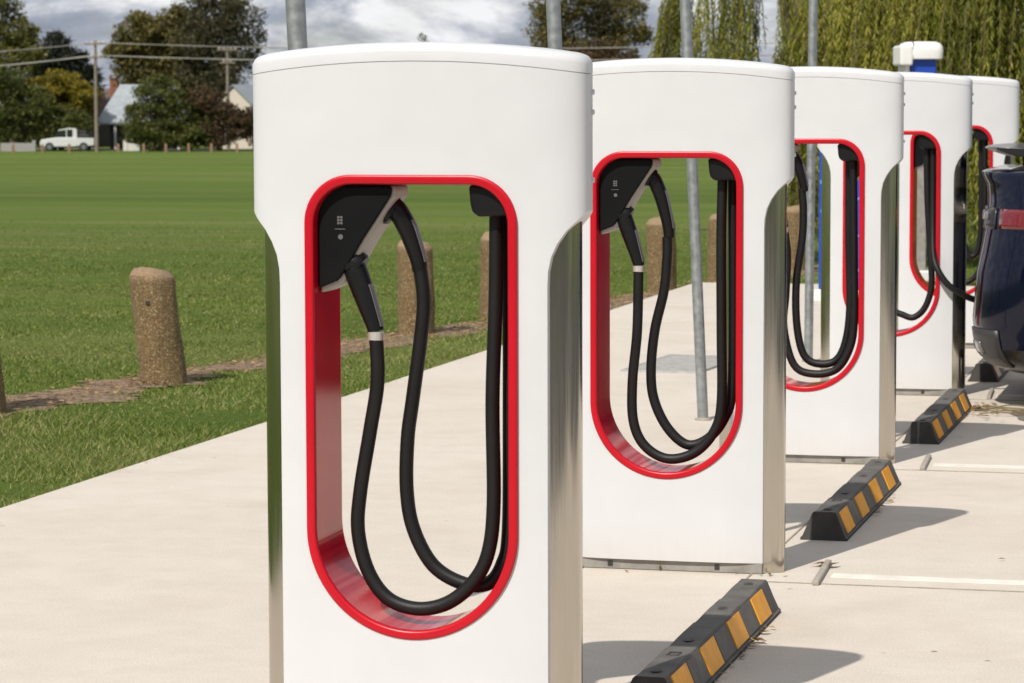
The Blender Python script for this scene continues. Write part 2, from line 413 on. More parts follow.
def build_mulch():
    n = 4200; rg = np.random.default_rng(21)
    y = rg.uniform(9, 27, n)
    dx = -6.27 + (y - 13.5) * .117 + .025 * np.sin(y * 2.3) + .02 * np.sin(y * 5.9)
    x = dx + rg.normal(0, .15, n); g = -.02 - .0115 * np.clip(FW[0] * x + FW[1] * y - 16, 0, 189)
    a = rg.uniform(0, 2 * PI, n); L = rg.uniform(.006, .020, n); w = L * rg.uniform(.12, .45, n); t = rg.uniform(-.3, .3, n) * L
    V = np.zeros((n, 4, 3)); ca, sa = np.cos(a), np.sin(a); z = g + .014 + rg.uniform(0, .016, n)
    for k, (p, q) in enumerate(((-1, -1), (1, -1), (1, 1), (-1, 1))):
        V[:, k] = np.stack([x + p * L * ca - q * w * sa, y + p * L * sa + q * w * ca, z + p * t + q * w * .3], 1)
    tag(big_mesh('bark_mulch', V.reshape(-1, 3), 4, 'dryleaf', np.repeat(rg.random(n), 4)), kind='stuff')
build_mulch()
def build_grass():
    n = 620000
    th = RNG.uniform(-.02, .60, n); s = 10.2 * np.exp(RNG.uniform(0, 1.55, n))
    x = -s * np.sin(th); y = s * np.cos(th)
    wob = .02 * np.sin(y * 1.7) + .015 * np.sin(y * 4.1 + 1)
    ok = (x < SLAB_L + wob + np.abs(RNG.normal(0, .028, n))) | (y > SLAB_T + .02)
    ok &= RNG.random(n) < np.clip((48 - s) / 24, 0, 1)
    x, y, s = x[ok], y[ok], s[ok]
    dx = -6.27 + (y - 13.5) * .117 + .025 * np.sin(y * 2.3) + .02 * np.sin(y * 5.9)
    dw = np.maximum(.05, .17 + .07 * np.sin(y * 1.5 - 1.2) + .05 * np.sin(y * 6.3) + .04 * np.sin(y * 13))
    keep = (np.abs(x - dx) > dw + RNG.normal(0, .10, len(x))) | (RNG.random(len(x)) < .20)
    # bald spots near the pavement edge
    bald = (np.sin(x * 3.1 + 1.3) * np.sin(y * 2.2) > .82) & (RNG.random(len(x)) < .8) & (x > dx)
    keep &= ~bald
    x, y, s, dx = x[keep], y[keep], s[keep], dx[keep]
    verge = x > dx
    h = np.where(verge, RNG.uniform(.010, .036, len(x)), RNG.uniform(.008, .024, len(x)))
    h *= .8 + .45 * np.sin(x * 2.3 + np.sin(y * 1.9) * 2) * np.sin(y * 1.3)
    h = np.clip(h, .007, .05)
    g = -.02 - .0115 * np.clip(FW[0] * x + FW[1] * y - 16, 0, 189)
    a = RNG.uniform(0, 2 * PI, len(x)); w = RNG.uniform(.0020, .0044, len(x)) * np.clip(s / 14, .8, 2.2)
    lean = RNG.uniform(.3, 1.9, len(x)) * h; la = RNG.uniform(0, 2 * PI, len(x))
    V = np.zeros((len(x), 3, 3))
    V[:, 0] = np.stack([x - w * np.cos(a), y - w * np.sin(a), g - .003], 1)
    V[:, 1] = np.stack([x + w * np.cos(a), y + w * np.sin(a), g - .003], 1)
    V[:, 2] = np.stack([x + lean * np.cos(la), y + lean * np.sin(la), g + h], 1)
    dry = .5 + .5 * np.sin(x * 1.7 + np.sin(y * 2.6)) * np.sin(y * .9 + x)
    rnd = np.repeat(np.clip(RNG.random(len(x)) ** np.where(verge, .75, 1.25) + np.where(verge, .22, .10) * (dry - .45), 0, 1), 3)
    # tall field grass turns a little richer than the verge
    tag(big_mesh('grass_blades', V.reshape(-1, 3), 3, 'blade', rnd), kind='stuff')
build_grass()

# ------------------------------------------------------------------ charging posts
X0, Y0, STEP = -1.906, 6.475, 2.925
def plan(a, b, n, k=96):
    out = []
    for i in range(k):
        t = 2 * PI * i / k; c, s = math.cos(t), math.sin(t)
        out.append((a * math.copysign(abs(c) ** (2 / n), c), b * math.copysign(abs(s) ** (2 / n), s)))
    return out
def zseam(u): return 1.645 - .031 * (u / .41) ** 2

def outline(ins, nc=12, nb=40):
    """opening outline, inset by ins: (u, z) counter-clockwise from bottom"""
    r = .254 - ins; rc = .112 - ins * .9; cx = .254 - .112 - ins * .1; cz = 1.385 - .112 - ins * .1
    p = [(r * math.cos(PI + PI * k / nb), .561 + r * math.sin(PI + PI * k / nb)) for k in range(nb + 1)]
    p += [(r, z) for z in np.linspace(.561, cz, 10)[1:-1]]
    p += [(cx + rc * math.cos(PI / 2 * k / nc), cz + rc * math.sin(PI / 2 * k / nc)) for k in range(nc + 1)]
    p += [(u, 1.385 - ins) for u in np.linspace(cx, -cx, 6)[1:-1]]
    p += [(-cx + rc * math.cos(PI / 2 + PI / 2 * k / nc), cz + rc * math.sin(PI / 2 + PI / 2 * k / nc)) for k in range(nc + 1)]
    p += [(-r, z) for z in np.linspace(cz, .561, 10)[1:-1]]
    return p

SIDE = [(.321, -.2), (.321, 1.13), (.3225, 1.165), (.329, 1.198), (.342, 1.228), (.361, 1.257), (.387, 1.284), (.408, 1.308), (.43, 1.335), (.7, 1.335), (.7, -.2)]

def make_shell(parent):
    A, B, NN = .4035, .100, 3.3
    pl = plan(A, B, NN, 120); k = len(pl)
    vs = [(x, y, .036) for x, y in pl] + [(x, y, zseam(x) - .0011) for x, y in pl] + [(0, 0, .036), (0, 0, zseam(0) - .0011)]
    fs = [(i, (i + 1) % k, k + (i + 1) % k, k + i) for i in range(k)]
    fs += [((i + 1) % k, i, 2 * k) for i in range(k)] + [(k + i, k + (i + 1) % k, 2 * k + 1) for i in range(k)]
    o = obj('front_shell', vs, fs, 'white')
    cuts = []
    c = MB(); c.prism(outline(.012), -.4, .4); cuts.append(c.obj('cut', 'white'))
    for s in (1, -1):
        c = MB(); c.prism([(s * u, z) for u, z in SIDE], -.4, .4); cuts.append(c.obj('cut', 'white'))
    for c in cuts:
        m = o.modifiers.new('b', 'BOOLEAN'); m.object = c; m.operation = 'DIFFERENCE'; m.solver = 'EXACT'
    bpy.context.view_layer.update()
    baked(o)
    for c in cuts: bpy.data.objects.remove(c)
    o.name = 'shell'; o.data.name = 'shell'; o.parent = parent
    o.data.polygons.foreach_set('use_smooth', [True] * len(o.data.polygons)); o.data.set_sharp_from_angle(angle=R(30))
    return bevel(o, .0045, 3, 40)

def make_cap(parent):
    A, B, NN = .4038, .1003, 3.3
    prof = [(0, .0004), (.0, .022), (.0015, .028), (.005, .034), (.010, .0385), (.018, .0415), (.03, .0435), (.055, .0445), (.085, .045)]
    rings = []
    rings.append([(x * .97, y * .97, zseam(x) + .0004) for x, y in plan(A, B, NN, 120)])
    for ins, h in prof:
        f = plan(A - ins, max(B - ins, .004), NN if ins < .05 else 2.6, 120)
        rings.append([(x, y, zseam(x * (1 if ins < .05 else 1)) + h) for x, y in f])
    return MB().loft(rings).obj('cap', 'white', parent, 50)

def make_post(loc):
    root = empty('charging_post', loc)
    make_shell(root); make_cap(root)
    g = MB(); pl = plan(.397, .092, 3.4, 96)
    g.loft([[(x, y, 1.5) for x, y in pl], [(x, y, zseam(x) + .01) for x, y in pl]])
    g.obj('seam_gasket', 'plinth', root)
    core = MB(); pl = plan(.381, .080, 3.0, 96)
    # open behind the tunnel: the core is two end columns
    col_r = [(x, y) for x, y in pl if x > .262]; col_r.sort(key=lambda p: math.atan2(p[1], p[0] - .262))
    for s in (1, -1):
        c = MB(); ring = [(s * x, y) for x, y in col_r]
        ring = [(s * .262, -.084)] + ring + [(s * .262, .084)]
        c.loft([[(x, y, 0.001) for x, y in ring], [(x, y, 1.32) for x, y in ring]])
        c.obj('steel_column', 'steel', root, 40)
    # rim: bezel, tunnel, rear bezel
    prof = [(.000, -.080), (.000, -.1010), (.0015, -.1032), (.005, -.1042), (.0155, -.1042), (.0195, -.1030), (.0215, -.0995), (.0222, -.094)]
    prof = prof + [(.0222, -.06), (.0222, -.02), (.0222, .02), (.0222, .06)] + [(i, -v) for i, v in prof[::-1]]
    half = prof[:len(prof) // 2]
    fr = prof[:8]; bk = prof[12:]
    inner = [(.0190, -.090), (.0225, -.0935), (.0225, -.05), (.0225, 0), (.0225, .05), (.0225, .0935), (.0190, .090)]
    for pf in (fr, bk): MB().loft([[(u, v, z) for u, z in outline(i)] for i, v in pf], cap=False).obj('opening_rim', 'redsatin', root, 60)
    MB().loft([[(u, v, z) for u, z in outline(i)] for i, v in inner], cap=False).obj('tunnel_liner', 'red', root, 60)
    p = MB(); p.box((0, 0, .0185), (.64, .17, .035))
    pb = bevel(p.obj('plinth', 'plinth', root), .002, 1)
    for u in (-.19, .17):
        MB().box((u, -.0862, .019), (.016, .004, .016)).obj('plinth_bolt', 'dark', pb)
    for z in (1.573, 1.527, 1.372):
        MB().tube([(.399, .012, z), (.409, .012, z)], [.0075, .006], 10).obj('side_screw', 'white', root, 40)
    # holster
    body = [(-.2285, 1.36), (-.048, 1.36), (-.042, 1.350), (-.046, 1.332), (-.113, 1.232), (-.170, 1.136), (-.178, 1.128), (-.2285, 1.108)]
    bevel(MB().prism(body, -.062, .040).obj('holster', 'beige', root), .006, 2)
    plate = [(-.2288, 1.359), (-.056, 1.359), (-.050, 1.352), (-.054, 1.334), (-.120, 1.236), (-.176, 1.146), (-.184, 1.138), (-.2288, 1.120)]
    fp = bevel(MB().prism(plate, -.076, -.0622).obj('holster_face', 'face', root), .005, 3)
    bevel(MB().prism(plate, .0402, .050).obj('holster_face', 'face', root), .003, 2)
    ic = MB()
    for i in (-1, 1):
        for j in range(3): ic.box((-.175 + i * .0036, -.0766, 1.279 + (j - 1) * .0068), (.0056, .0015, .0052))
    ic.box((-.175, -.0766, 1.2585), (.025, .0015, .0017))
    ic.add([(-.174 + .006 * math.cos(a), -.0767, 1.2405 + .006 * math.sin(a)) for a in np.linspace(0, 2 * PI, 17)[:-1]], [tuple(range(16))])
    ic.obj('status_icon', 'icon', fp)
    # latch slot on the sloping side of the holster
    d = Vector((-.067, 0, -.100)).normalized(); nrm = Vector((.831, 0, -.557)).normalized()
    slot = MB(); c = Vector((-.0795, 0, 1.282))
    ring = lambda off: [c + nrm * off + d * (.015 * math.cos(a)) + Vector((0, .008 * math.sin(a) - .018, 0)) for a in np.linspace(0, 2 * PI, 21)[:-1]]
    slot.loft([ring(-.004), ring(.003)]); slot.obj('latch_slot', 'black', root, 40)
    for cu, cz2, cv, rr in ((-.145, 1.172, -.040, .034), (-.072, 1.296, -.018, .029)):
        c = Vector((cu, cv, cz2)); m = MB(); e2 = Vector((0, 1, 0))
        rg2 = lambda off, r: [c + nrm * off + (d * math.cos(a) + e2 * math.sin(a)) * r for a in np.linspace(0, 2 * PI, 33)[:-1]]
        m.loft([rg2(-.012, rr), rg2(.006, rr), rg2(.011, rr * .9), rg2(.011, rr * .5)]); m.obj('socket', 'black', root, 40)
    # cable hanger at the other upper corner
    hang = [(.134, 1.362), (.2285, 1.362), (.2285, 1.292), (.160, 1.289), (.149, 1.293), (.142, 1.303), (.138, 1.318)]
    bevel(MB().prism(hang, -.082, .075).obj('cable_hanger', 'black', root), .009, 3)
    return root

def gun(pts, rads, cable, vv, collar=None, trim=True, name='connector', sh=0):
    P = crom([(u, vv + sh * max(0, 1 - i / 4), z) for i, (u, z) in enumerate(pts)], 6)
    rr = []
    for i in range(len(pts) - 1):
        for k in range(6): rr.append(rads[i] + (rads[i + 1] - rads[i]) * k / 6)
    rr.append(rads[-1])
    m = MB().tube(P, rr, 20)
    # seating flange
    t = (P[1] - P[0]).normalized()
    m.tube([P[0] + t * .012, P[0] + t * .017, P[0] + t * .028], [rads[0] * 1.15, rads[1] * 1.10, rads[1] * 1.08], 20)
    m.obj(name, 'black', cable, 50)
    if trim:
        q = MB(); n = len(P); sel = range(int(n * .36), int(n * .86))
        ring = []
        for i in sel:
            t = (P[min(i + 1, n - 1)] - P[i - 1]).normalized(); side = Vector((-t.z, 0, t.x)); 
            if side.x < 0: side = -side
            front = Vector((0, -1, 0)); r = rr[i]; w = .55
            ring.append([P[i] + (side * math.cos(a) + front * math.sin(a)) * (r + e) for a, e in ((-.35, -.002), (-.25, .0018), (.15, .0022), (.55, .0018), (.65, -.002))])
        q.loft(ring); q.obj('handle_inlay', 'trim', cable, 50)
    if collar:
        a, b = Vector((collar[0][0], vv, collar[0][1])), Vector((collar[1][0], vv, collar[1][1]))
        d = b - a
        MB().tube([a, a + d * .06, a + d * .94, b], [.0170, .0186, .0186, .0170], 24).obj('collar', 'silver', cable, 40)

def cable(root, pts, vs, r=.0168):
    """pts (u,z); vs: v per point (number or list)"""
    vs = vs if isinstance(vs, (list, tuple)) else [vs] * len(pts)
    P = crom([(u, v, z) for (u, z), v in zip(pts, vs)], 7)
    return MB().tube(P, r, 16).obj('charging_cable', 'rubber', root, 60)

LOW = [(-.166, 1.193), (-.150, 1.164), (-.130, 1.113), (-.112, 1.061), (-.1015, 1.030), (-.099, 1.020)]
LOWR = [.021, .0285, .0265, .0220, .0195, .0186]
UP = [(-.084, 1.318), (-.058, 1.302), (-.036, 1.262), (-.022, 1.220), (-.012, 1.182), (-.009, 1.158)]
UPR = [.020, .0250, .0240, .0215, .0195, .0175]

def fit_cables(root, A, B, dl=(0, 0), du=(0, 0), va=-.03, vb=.012):
    s = lambda L, d: [(u + d[0], z + d[1]) for u, z in L]
    if A:
        n = len(A); v = [-.045, -.043] + [va] * (n - 2)
        c = cable(root, A, v)
        L = [(LOW[i][0] + dl[0] * (i / 5), LOW[i][1] + dl[1] * (i / 5)) for i in range(6)]
        gun(L, LOWR, c, -.045, collar=(L[-1], (L[-1][0] - .0006, L[-1][1] - .021)))
    if B:
        c = cable(root, B, vb)
        L = [(UP[i][0] + du[0] * (i / 5), UP[i][1] + du[1] * (i / 5)) for i in range(6)]
        gun(L, UPR, c, vb, sh=-.030)

posts = []
A0 = [(-.099, 1.012), (-.097, .902), (-.120, .784), (-.145, .641), (-.151, .546), (-.127, .452), (-.078, .389), (-.005, .368), (.069, .386), (.13, .438), (.166, .51), (.179, .628), (.177, .862), (.185, 1.095), (.188, 1.31)]
B0 = [(-.012, 1.19), (.0, 1.092), (-.008, .998), (-.028, .857), (-.041, .763), (-.044, .644), (-.028, .55), (.02, .465), (.093, .425), (.154, .428), (.188, .474), (.204, .559), (.207, .863), (.207, 1.095), (.203, 1.31)]
A1 = [(-.103, 1.0), (-.108, .791), (-.127, .624), (-.124, .49), (-.086, .408), (-.008, .366), (.083, .389), (.15, .464), (.173, .564), (.172, .796), (.170, 1.093), (.174, 1.30)]
B1 = [(-.019, 1.10), (-.019, 1.041), (-.029, .925), (-.06, .792), (-.073, .659), (-.063, .559), (-.018, .466), (.049, .410), (.117, .43), (.173, .498), (.200, .598), (.204, .896), (.200, 1.30)]
A2 = [(-.095, .996), (-.082, .886), (-.09, .722), (-.098, .576), (-.054, .417), (.029, .378), (.128, .399), (.185, .486), (.205, .607), (.203, .842), (.196, 1.29)]
B2 = [(-.030, 1.17), (-.023, 1.079), (-.027, .959), (-.051, .779), (-.05, .602), (-.024, .469), (.028, .421), (.114, .429), (.160, .507), (.180, .666), (.174, .952), (.172, 1.29)]
A3 = [(-.099, 1.012), (-.11, .90), (-.10, .72), (-.075, .56), (-.03, .477), (.014, .437), (.051, .421), (.112, .406), (.172, .46), (.205, .576), (.197, .749), (.18, 1.02), (.172, 1.29)]
B3 = [(.206, 1.30), (.208, 1.10), (.212, .90), (.222, .74), (.250, .66), (.300, .590), (.359, .547), (.420, .512), (.475, .497)]
A4 = [(-.099, 1.012), (-.11, .90), (-.12, .72), (-.10, .56), (-.04, .45), (.04, .41), (.12, .42), (.18, .50), (.203, .62), (.204, .84), (.2, 1.29)]
B4 = [(-.012, 1.18), (.0, 1.05), (.02, .9), (.05, .74), (.085, .62), (.12, .57), (.155, .60), (.172, .70), (.176, .95), (.172, 1.29)]
LABELS = ['white charging post nearest the camera, whole red-rimmed opening with two looped black cables',
          'second white charging post from the camera, galvanised pole showing through its red-rimmed opening',
          'third white charging post, with grey pole and blue cabinet seen through its red-rimmed opening',
          'fourth white charging post, its black cable stretched out to the dark blue car',
          'farthest white charging post, standing behind the spoiler of the dark blue car']
p0 = make_post((X0, Y0, 0)); posts.append(p0)
for i in range(1, 5):
    c = copy_tree(p0); c.location = (X0, Y0 + STEP * i, 0); posts.append(c)
for p, l in zip(posts, LABELS): tag(p, l, 'charger', 'white charging posts in a row')
fit_cables(posts[0], A0, B0)
fit_cables(posts[1], A1, B1, dl=(-.004, -.012), du=(-.004, -.06), va=-.028, vb=.014)
fit_cables(posts[2], A2, B2, dl=(.004, -.016), du=(-.012, 0), va=-.028, vb=.014)
fit_cables(posts[3], A3, None)
P3 = [(u, v, z) for (u, z), v in zip(B3, [-.03, -.035, -.06, -.105, -.135, -.140, -.125, -.08, .05])] + [(.500, .35, .52), (.53, .72, .62), (.585, .98, .80), (.64, 1.02, .86)]
c3 = MB().tube(crom(P3, 7), .0168, 16).obj('charging_cable', 'rubber', posts[3], 60)
MB().tube([(.60, .99, .815), (.67, 1.03, .885)], [.019, .024], 16).obj('connector', 'black', c3, 50)
fit_cables(posts[4], A4, B4)

# ------------------------------------------------------------------ wheel stops
def make_stop(loc):
    root = empty('wheel_stop', loc)
    L = 1.56; hb, ht, H = .077, .039, .1
    prof = [(-hb - .006, .0), (-hb - .006, .009), (-hb, .012), (-ht - .004, H - .006), (-ht + .002, H), (ht - .002, H), (ht + .004, H - .006), (hb, .012), (hb + .006, .009), (hb + .006, 0)]
    ys = [-L / 2, -L / 2 + .02, L / 2 - .03, L / 2]
    def sec(y, k, dz=0): return [(x * k, y, max(0, z - dz)) for x, z in prof]
    rings = [sec(-L / 2, 1.0), sec(-L / 2 + .012, 1.0)]
    n = 24
    for i in range(1, n):
        y = -L / 2 + L * i / n
        # shallow scallops along the top
        dz = .004 * (.5 + .5 * math.sin(2 * PI * (i / n) * 4 + .6))
        rings.append([(x, y, z if z < .05 else z - dz) for x, z in prof])
    rings += [sec(L / 2 - .012, 1.0), sec(L / 2, .99)]
    rings[0] = [(x, y + (.012 if z > .05 else 0), z) for x, y, z in rings[0]]
    rings[-1] = [(x, y - (.02 if z > .05 else 0), z) for x, y, z in rings[-1]]
    MB().loft(rings).obj('body', 'stop', root, 30)
    e = Vector((-(hb - ht), 0, H - .012)).normalized()   # up the sloping side
    nn = Vector((H - .012, 0, hb - ht)).normalized()
    for s in (1, -1):
        def slab(y0, y1, mat, name, off):
            m = MB(); a = Vector((hb, 0, .012)) + e * .006 + nn * off; b = a + e * .080
            vs = []
            for o2 in (-.003, .0018):
                for p in (a, b):
                    for y in (y0, y1):
                        q = p + nn * o2; vs.append((s * q.x, y, q.z))
            m.add(vs, [(0, 1, 3, 2), (4, 6, 7, 5), (0, 4, 5, 1), (2, 3, 7, 6), (0, 2, 6, 4), (1, 5, 7, 3)])
            return m.obj(name, mat, root)
        for k in range(4):
            y = -L / 2 + .07 + k * .39
            if s > 0: slab(y, y + .185, 'yellow', 'reflector', .0018)
            if k < 3: slab(y + .20, y + .375, 'greypanel', 'side_panel', .0004)
    for y in (-.68, -.25, .25, .68):
        MB().add([(.014 * math.cos(a), y + .024 * math.sin(a), .1006) for a in np.linspace(0, 2 * PI, 17)[:-1]], [tuple(range(16))]).obj('bolt_hole', 'dark', root)
    a = MB()   # raised mark between the first bolt holes
    for y0, w, l in ((-.47, .004, .06), (-.43, .004, .05)):
        a.box((0, y0, .099), (.03, .007, .003))
    a.box((-.014, -.45, .099), (.005, .045, .003)); a.box((.014, -.45, .099), (.005, .045, .003))
    a.obj('moulded_mark', 'dark', root)
    return root
SL = ['black and amber wheel stop cut by the photo edge, beside the nearest charging post',
      'black and amber wheel stop beside the second charging post, whole and clear of leaves',
      'black and amber wheel stop with a heap of dry leaves at its far end',
      'black and amber wheel stop under the bumper of the dark blue car']
s0 = make_stop((-1.495, 7.86, 0)); stops = [s0]
for i in range(1, 4):
    c = copy_tree(s0); c.location = (-1.499, 7.93 + 2.94 * i, 0); stops.append(c)
for s, l in zip(stops, SL): tag(s, l, 'wheel stop', 'wheel stops in the parking bays')

JS = ['short grey paving strip with a dry leaf lying on it',
      'short grey strip set in the paving before the third charging post',
      'short grey strip set in the paving before the fourth charging post']
js = None
for i in range(3):
    o = bevel(MB().box((0, 0, .008), (.022, .44, .016)).obj('paving_strip', 'strip'), .003, 1) if i == 0 else js.copy()
    if i == 0: js = o
    else: COL.objects.link(o)
    o.location = (-1.395, 9.36 + 2.96 * i, .0); o.rotation_euler = (0, 0, R(3))
    tag(o, JS[i], 'strip', 'grey strips at the ends of the bay lines')

# drainage grate seen through the second post
gr = MB()
gr.box((0, -.51, .006), (.46, .03, .012)); gr.box((0, .51, .006), (.46, .03, .012)); gr.box((-.22, 0, .006), (.02, .99, .012)); gr.box((.22, 0, .006), (.02, .99, .012))
gr.box((0, 0, .0035), (.41, .98, .003), mi=1)
for k in range(22): gr.box((0, -.47 + k * .0448, .0075), (.418, .018, .008))
o = gr.obj('drain_grate', 'grate', mats=['grate', 'plinth'], loc=(-3.30, 16.62, 0)); o.rotation_euler = (0, 0, R(-4))
tag(o, 'flat slotted grey drain grate in the paving behind the second charging post', 'grate')

# ------------------------------------------------------------------ galvanised poles
PL = [(-2.617, 7.9, -.044, .0285, 'galvanised pole rising behind the nearest charging post'),
      (-2.572, 10.8, -.042, .0275, 'galvanised pole rising between nearest and second charging posts, before the dark spreading tree'),
      (-2.637, 13.77, -.046, .0265, 'leaning galvanised pole whose foot shows through the second charging post'),
      (-2.618, 16.97, .008, .0265, 'galvanised pole seen through the third charging post, beside the blue cabinet')]
for x, y, ln_, r, lab in PL:
    root = empty('steel_pole', (x, y, 0), lab, 'pole', 'galvanised poles behind the charging posts')
    H = 2.7
    MB().tube([(0, 0, 0.0), (ln_ * .5 * H, 0, .5 * H), (ln_ * H, 0, H)], r, 24).obj('pole_tube', 'galv', root, 40)
    MB().tube([(ln_ * H, 0, H), (ln_ * (H + .01), 0, H + .01), (ln_ * (H + .02), 0, H + .018)], [r * 1.06, r * 1.06, r * .6], 24).obj('pole_cap', 'black', root, 40)
    MB().tube([(0, 0, .0), (0, 0, .006), (0, 0, .012)], [r * 1.5, r * 1.5, r * 1.02], 24).obj('footing_ring', 'joint', root, 40)

# ------------------------------------------------------------------ near bollards
def make_bollard(loc, lean, yaw, h=.63, r=.125, seed=0, bolt=None, label=''):
    root = empty('concrete_bollard', loc, label, 'bollard', 'stubby concrete bollards along the grass edge')
    rings = []; n = 40
    zs = [-.06, .0, .06, .14, .22, .30, .38, .46, .53, .575, .59, .602, .612]
    for z in zs:
        zz = z * h / .63
        k = 1.03 - .05 * max(z, 0) / .6
        if z > .575: k *= 1 - (z - .575) / .037 * .24
        ring = []
        for i in range(n):
            a = 2 * PI * i / n
            nn = mnoise.noise(Vector((math.cos(a) * 2.2 + seed * 7, math.sin(a) * 2.2, z * 5))) * .012 + mnoise.noise(Vector((math.cos(a) * 9 + seed, math.sin(a) * 9, z * 24))) * .005
            rr = r * k + nn
            tz = zz + (.012 * math.cos(a + seed) if z > .57 else 0)
            ring.append((rr * math.cos(a) + lean[0] * zz, rr * math.sin(a) + lean[1] * zz, tz))
        rings.append(ring)
    rings.append([(x * .55 + lean[0] * h * .45, y * .55, z + .006) for x, y, z in rings[-1]])
    MB().loft(rings).obj('bollard_post', 'agg', root, 35)
    if bolt:
        a, z = bolt
        c = Vector((r * math.cos(a) + lean[0] * z, r * math.sin(a), z)); d = Vector((math.cos(a), math.sin(a), 0))
        MB().tube([c - d * .01, c + d * .006], [.014, .012], 12).obj('bolt_hole', 'dark', root, 40)
    return root
FACE = -PI / 2 + .30
BOL = [((-6.27, 13.40), (-.085, 0), 1, None, 'concrete bollard cut off by the photo edge at the end of the dirt strip'),
       ((-5.93, 15.05), (-.105, 0), 2, (FACE - .25, .46), 'leaning concrete bollard standing in the open, not behind any charging post'),
       ((-5.68, 19.15), (-.01, 0), 3, (FACE, .44), 'concrete bollard behind the loop of cables, in the middle of the nearest post opening'),
       ((-5.56, 20.85), (.01, 0), 4, None, 'concrete bollard half hidden behind the far cables of the nearest post'),
       ((-5.08, 24.60), (-.01, 0), 5, (FACE + .1, .45), 'concrete bollard between the two cables in the second post opening'),
       ((-4.86, 26.2), (.02, 0), 6, None, 'concrete bollard beside the leaning galvanised pole in the second post opening'),
       ((-4.55, 28.6), (.0, 0), 7, None, 'most distant concrete bollard, seen through the opening of the third post')]
for (x, y), ln_, sd, bo, lab in BOL:
    make_bollard((x, y, gz(x, y)), ln_, 0, .655 if sd == 2 else .66, .125, sd, bo, lab)

# ------------------------------------------------------------------ cabinets behind
cab = empty('service_cabinet', (-3.12, 22.3, 0), 'blue cabinet with pale wavy lines on a white base, behind the third charging post', 'cabinet')
bevel(MB().box((0, 0, .045), (.48, .56, .09)).obj('base', 'cabwhite', cab), .006)
bevel(MB().box((0, 0, .77), (.42, .5, 1.36)).obj('cabinet_body', 'cabblue', cab), .015)
bevel(MB().box((0, 0, 1.47), (.44, .52, .04)).obj('lid', 'cabwhite', cab), .01)
bevel(MB().box((.05, -.2535, .75), (.28, .008, 1.2)).obj('door', 'cabblue', cab), .004)
sq = MB()
for k in range(5):
    pts = [(-.180 + .016 * math.sin(t * 3.1 + k * 1.3) + .012 * t, -.2535, .18 + k * .24 + t * .055) for t in np.linspace(0, 3, 14)]
    sq.tube(pts, .006, 6)
for k in range(4):
    pts = [(-.07 + .07 * t, -.260, .25 + k * .28 + .03 * math.sin(t * 4 + k)) for t in np.linspace(0, 3.4, 20)]
    sq.tube(pts, .006, 6)
sq.obj('wavy_lines', 'sky_line', cab)

kio = empty('charging_kiosk', (-2.90, 24.75, 0), 'blue kiosk with rounded white cap rising behind the fourth charging post', 'kiosk', rz=R(18))
bevel(MB().box((0, 0, .045), (.46, .42, .09)).obj('base', 'cabwhite', kio), .01)
bevel(MB().box((.02, .0, 1.60), (.22, .30, .55)).obj('kiosk_body', 'cabblue', kio), .01)
bevel(MB().box((.02, .0, .70), (.10, .16, 1.25)).obj('pedestal', 'plinth', kio), .01)
bevel(MB().box((-.118, .0, 1.60), (.045, .30, .5)).obj('side_panel', 'cabwhite', kio), .012)
bevel(MB().box((-.165, .05, .90), (.03, .06, 1.62)).obj('side_post', 'galv', kio), .004)
capm = MB()
rp = lambda a, b, z, n=4.5: [(x + .02, y, z) for x, y in plan(a, b, n, 48)]
capm.loft([rp(.16, .19, 1.872), rp(.172, .205, 1.880), rp(.176, .208, 1.945), rp(.170, .2, 1.985), rp(.15, .18, 2.010), rp(.12, .15, 2.022), rp(.05, .06, 2.026)])
capm.obj('cap', 'cabwhite', kio, 45)
bevel(MB().box((-.135, -.04, 1.905), (.11, .34, .17)).obj('cap_shoulder', 'cabwhite', kio), .02, 3)
MB().box((-.078, -.03, 1.945), (.006, .345, .155)).obj('cap_seam', 'greywall', kio)
MB().box((.02, -.152, 1.55), (.16, .012, .22)).obj('screen', 'glassdark', kio)

# ------------------------------------------------------------------ parked dark blue car
car = empty('parked_car', (1.075, 15.4, 0), 'dark blue car with rear spoiler, its tail reversed up to the farthest charging posts', 'car')
def car_ring(z, xr, xf, w, rc_r=.42, rc_f=.5, bow=.05, n=16):
    """plan outline at height z: rear at world-ish local x = xr, front xf, half width w"""
    p = []
    def corner(cx, cy, r, a0):
        for k in range(n + 1):
            a = a0 + PI / 2 * k / n; c, s = math.cos(a), math.sin(a); e = 2 / 2.5
            p.append((cx + r * math.copysign(abs(c) ** e, c), cy + r * math.copysign(abs(s) ** e, s)))
    corner(xf - rc_f, w - rc_f, rc_f, 0); corner(xr + rc_r, w - rc_r, rc_r, PI / 2); corner(xr + rc_r, -w + rc_r, rc_r, PI); corner(xf - rc_f, -w + rc_f, rc_f, 1.5 * PI)
    mid = (xr + xf) / 2
    out = []
    for x, y in p:
        if x < xr + .6: x += bow * (y / w) ** 2
        if x > xf - .7: x -= .22 * (y / w) ** 2
        out.append((x, y, z))
    return out
O = -1.05   # world x to car-local x
LV = [(.17, -1.30, 3.40, .86), (.20, -1.385, 3.50, .91), (.25, -1.445, 3.54, .94), (.305, -1.470, 3.56, .955), (.37, -1.482, 3.57, .965), (.45, -1.490, 3.57, .975),
      (.54, -1.482, 3.56, .98), (.68, -1.472, 3.53, .985), (.81, -1.448, 3.44, .98), (.91, -1.432, 3.25, .97), (.97, -1.430, 2.85, .955), (1.02, -1.422, 2.35, .94), (1.07, -1.424, 2.20, .925), (1.12, -1.430, 2.12, .91), (1.165, -1.452, 2.05, .89), (1.182, -1.458, 2.02, .87), (1.192, -1.44, 2.0, .85)]
body = MB().loft([car_ring(z, a + O, b + O, w) for z, a, b, w in LV if z >= .305])
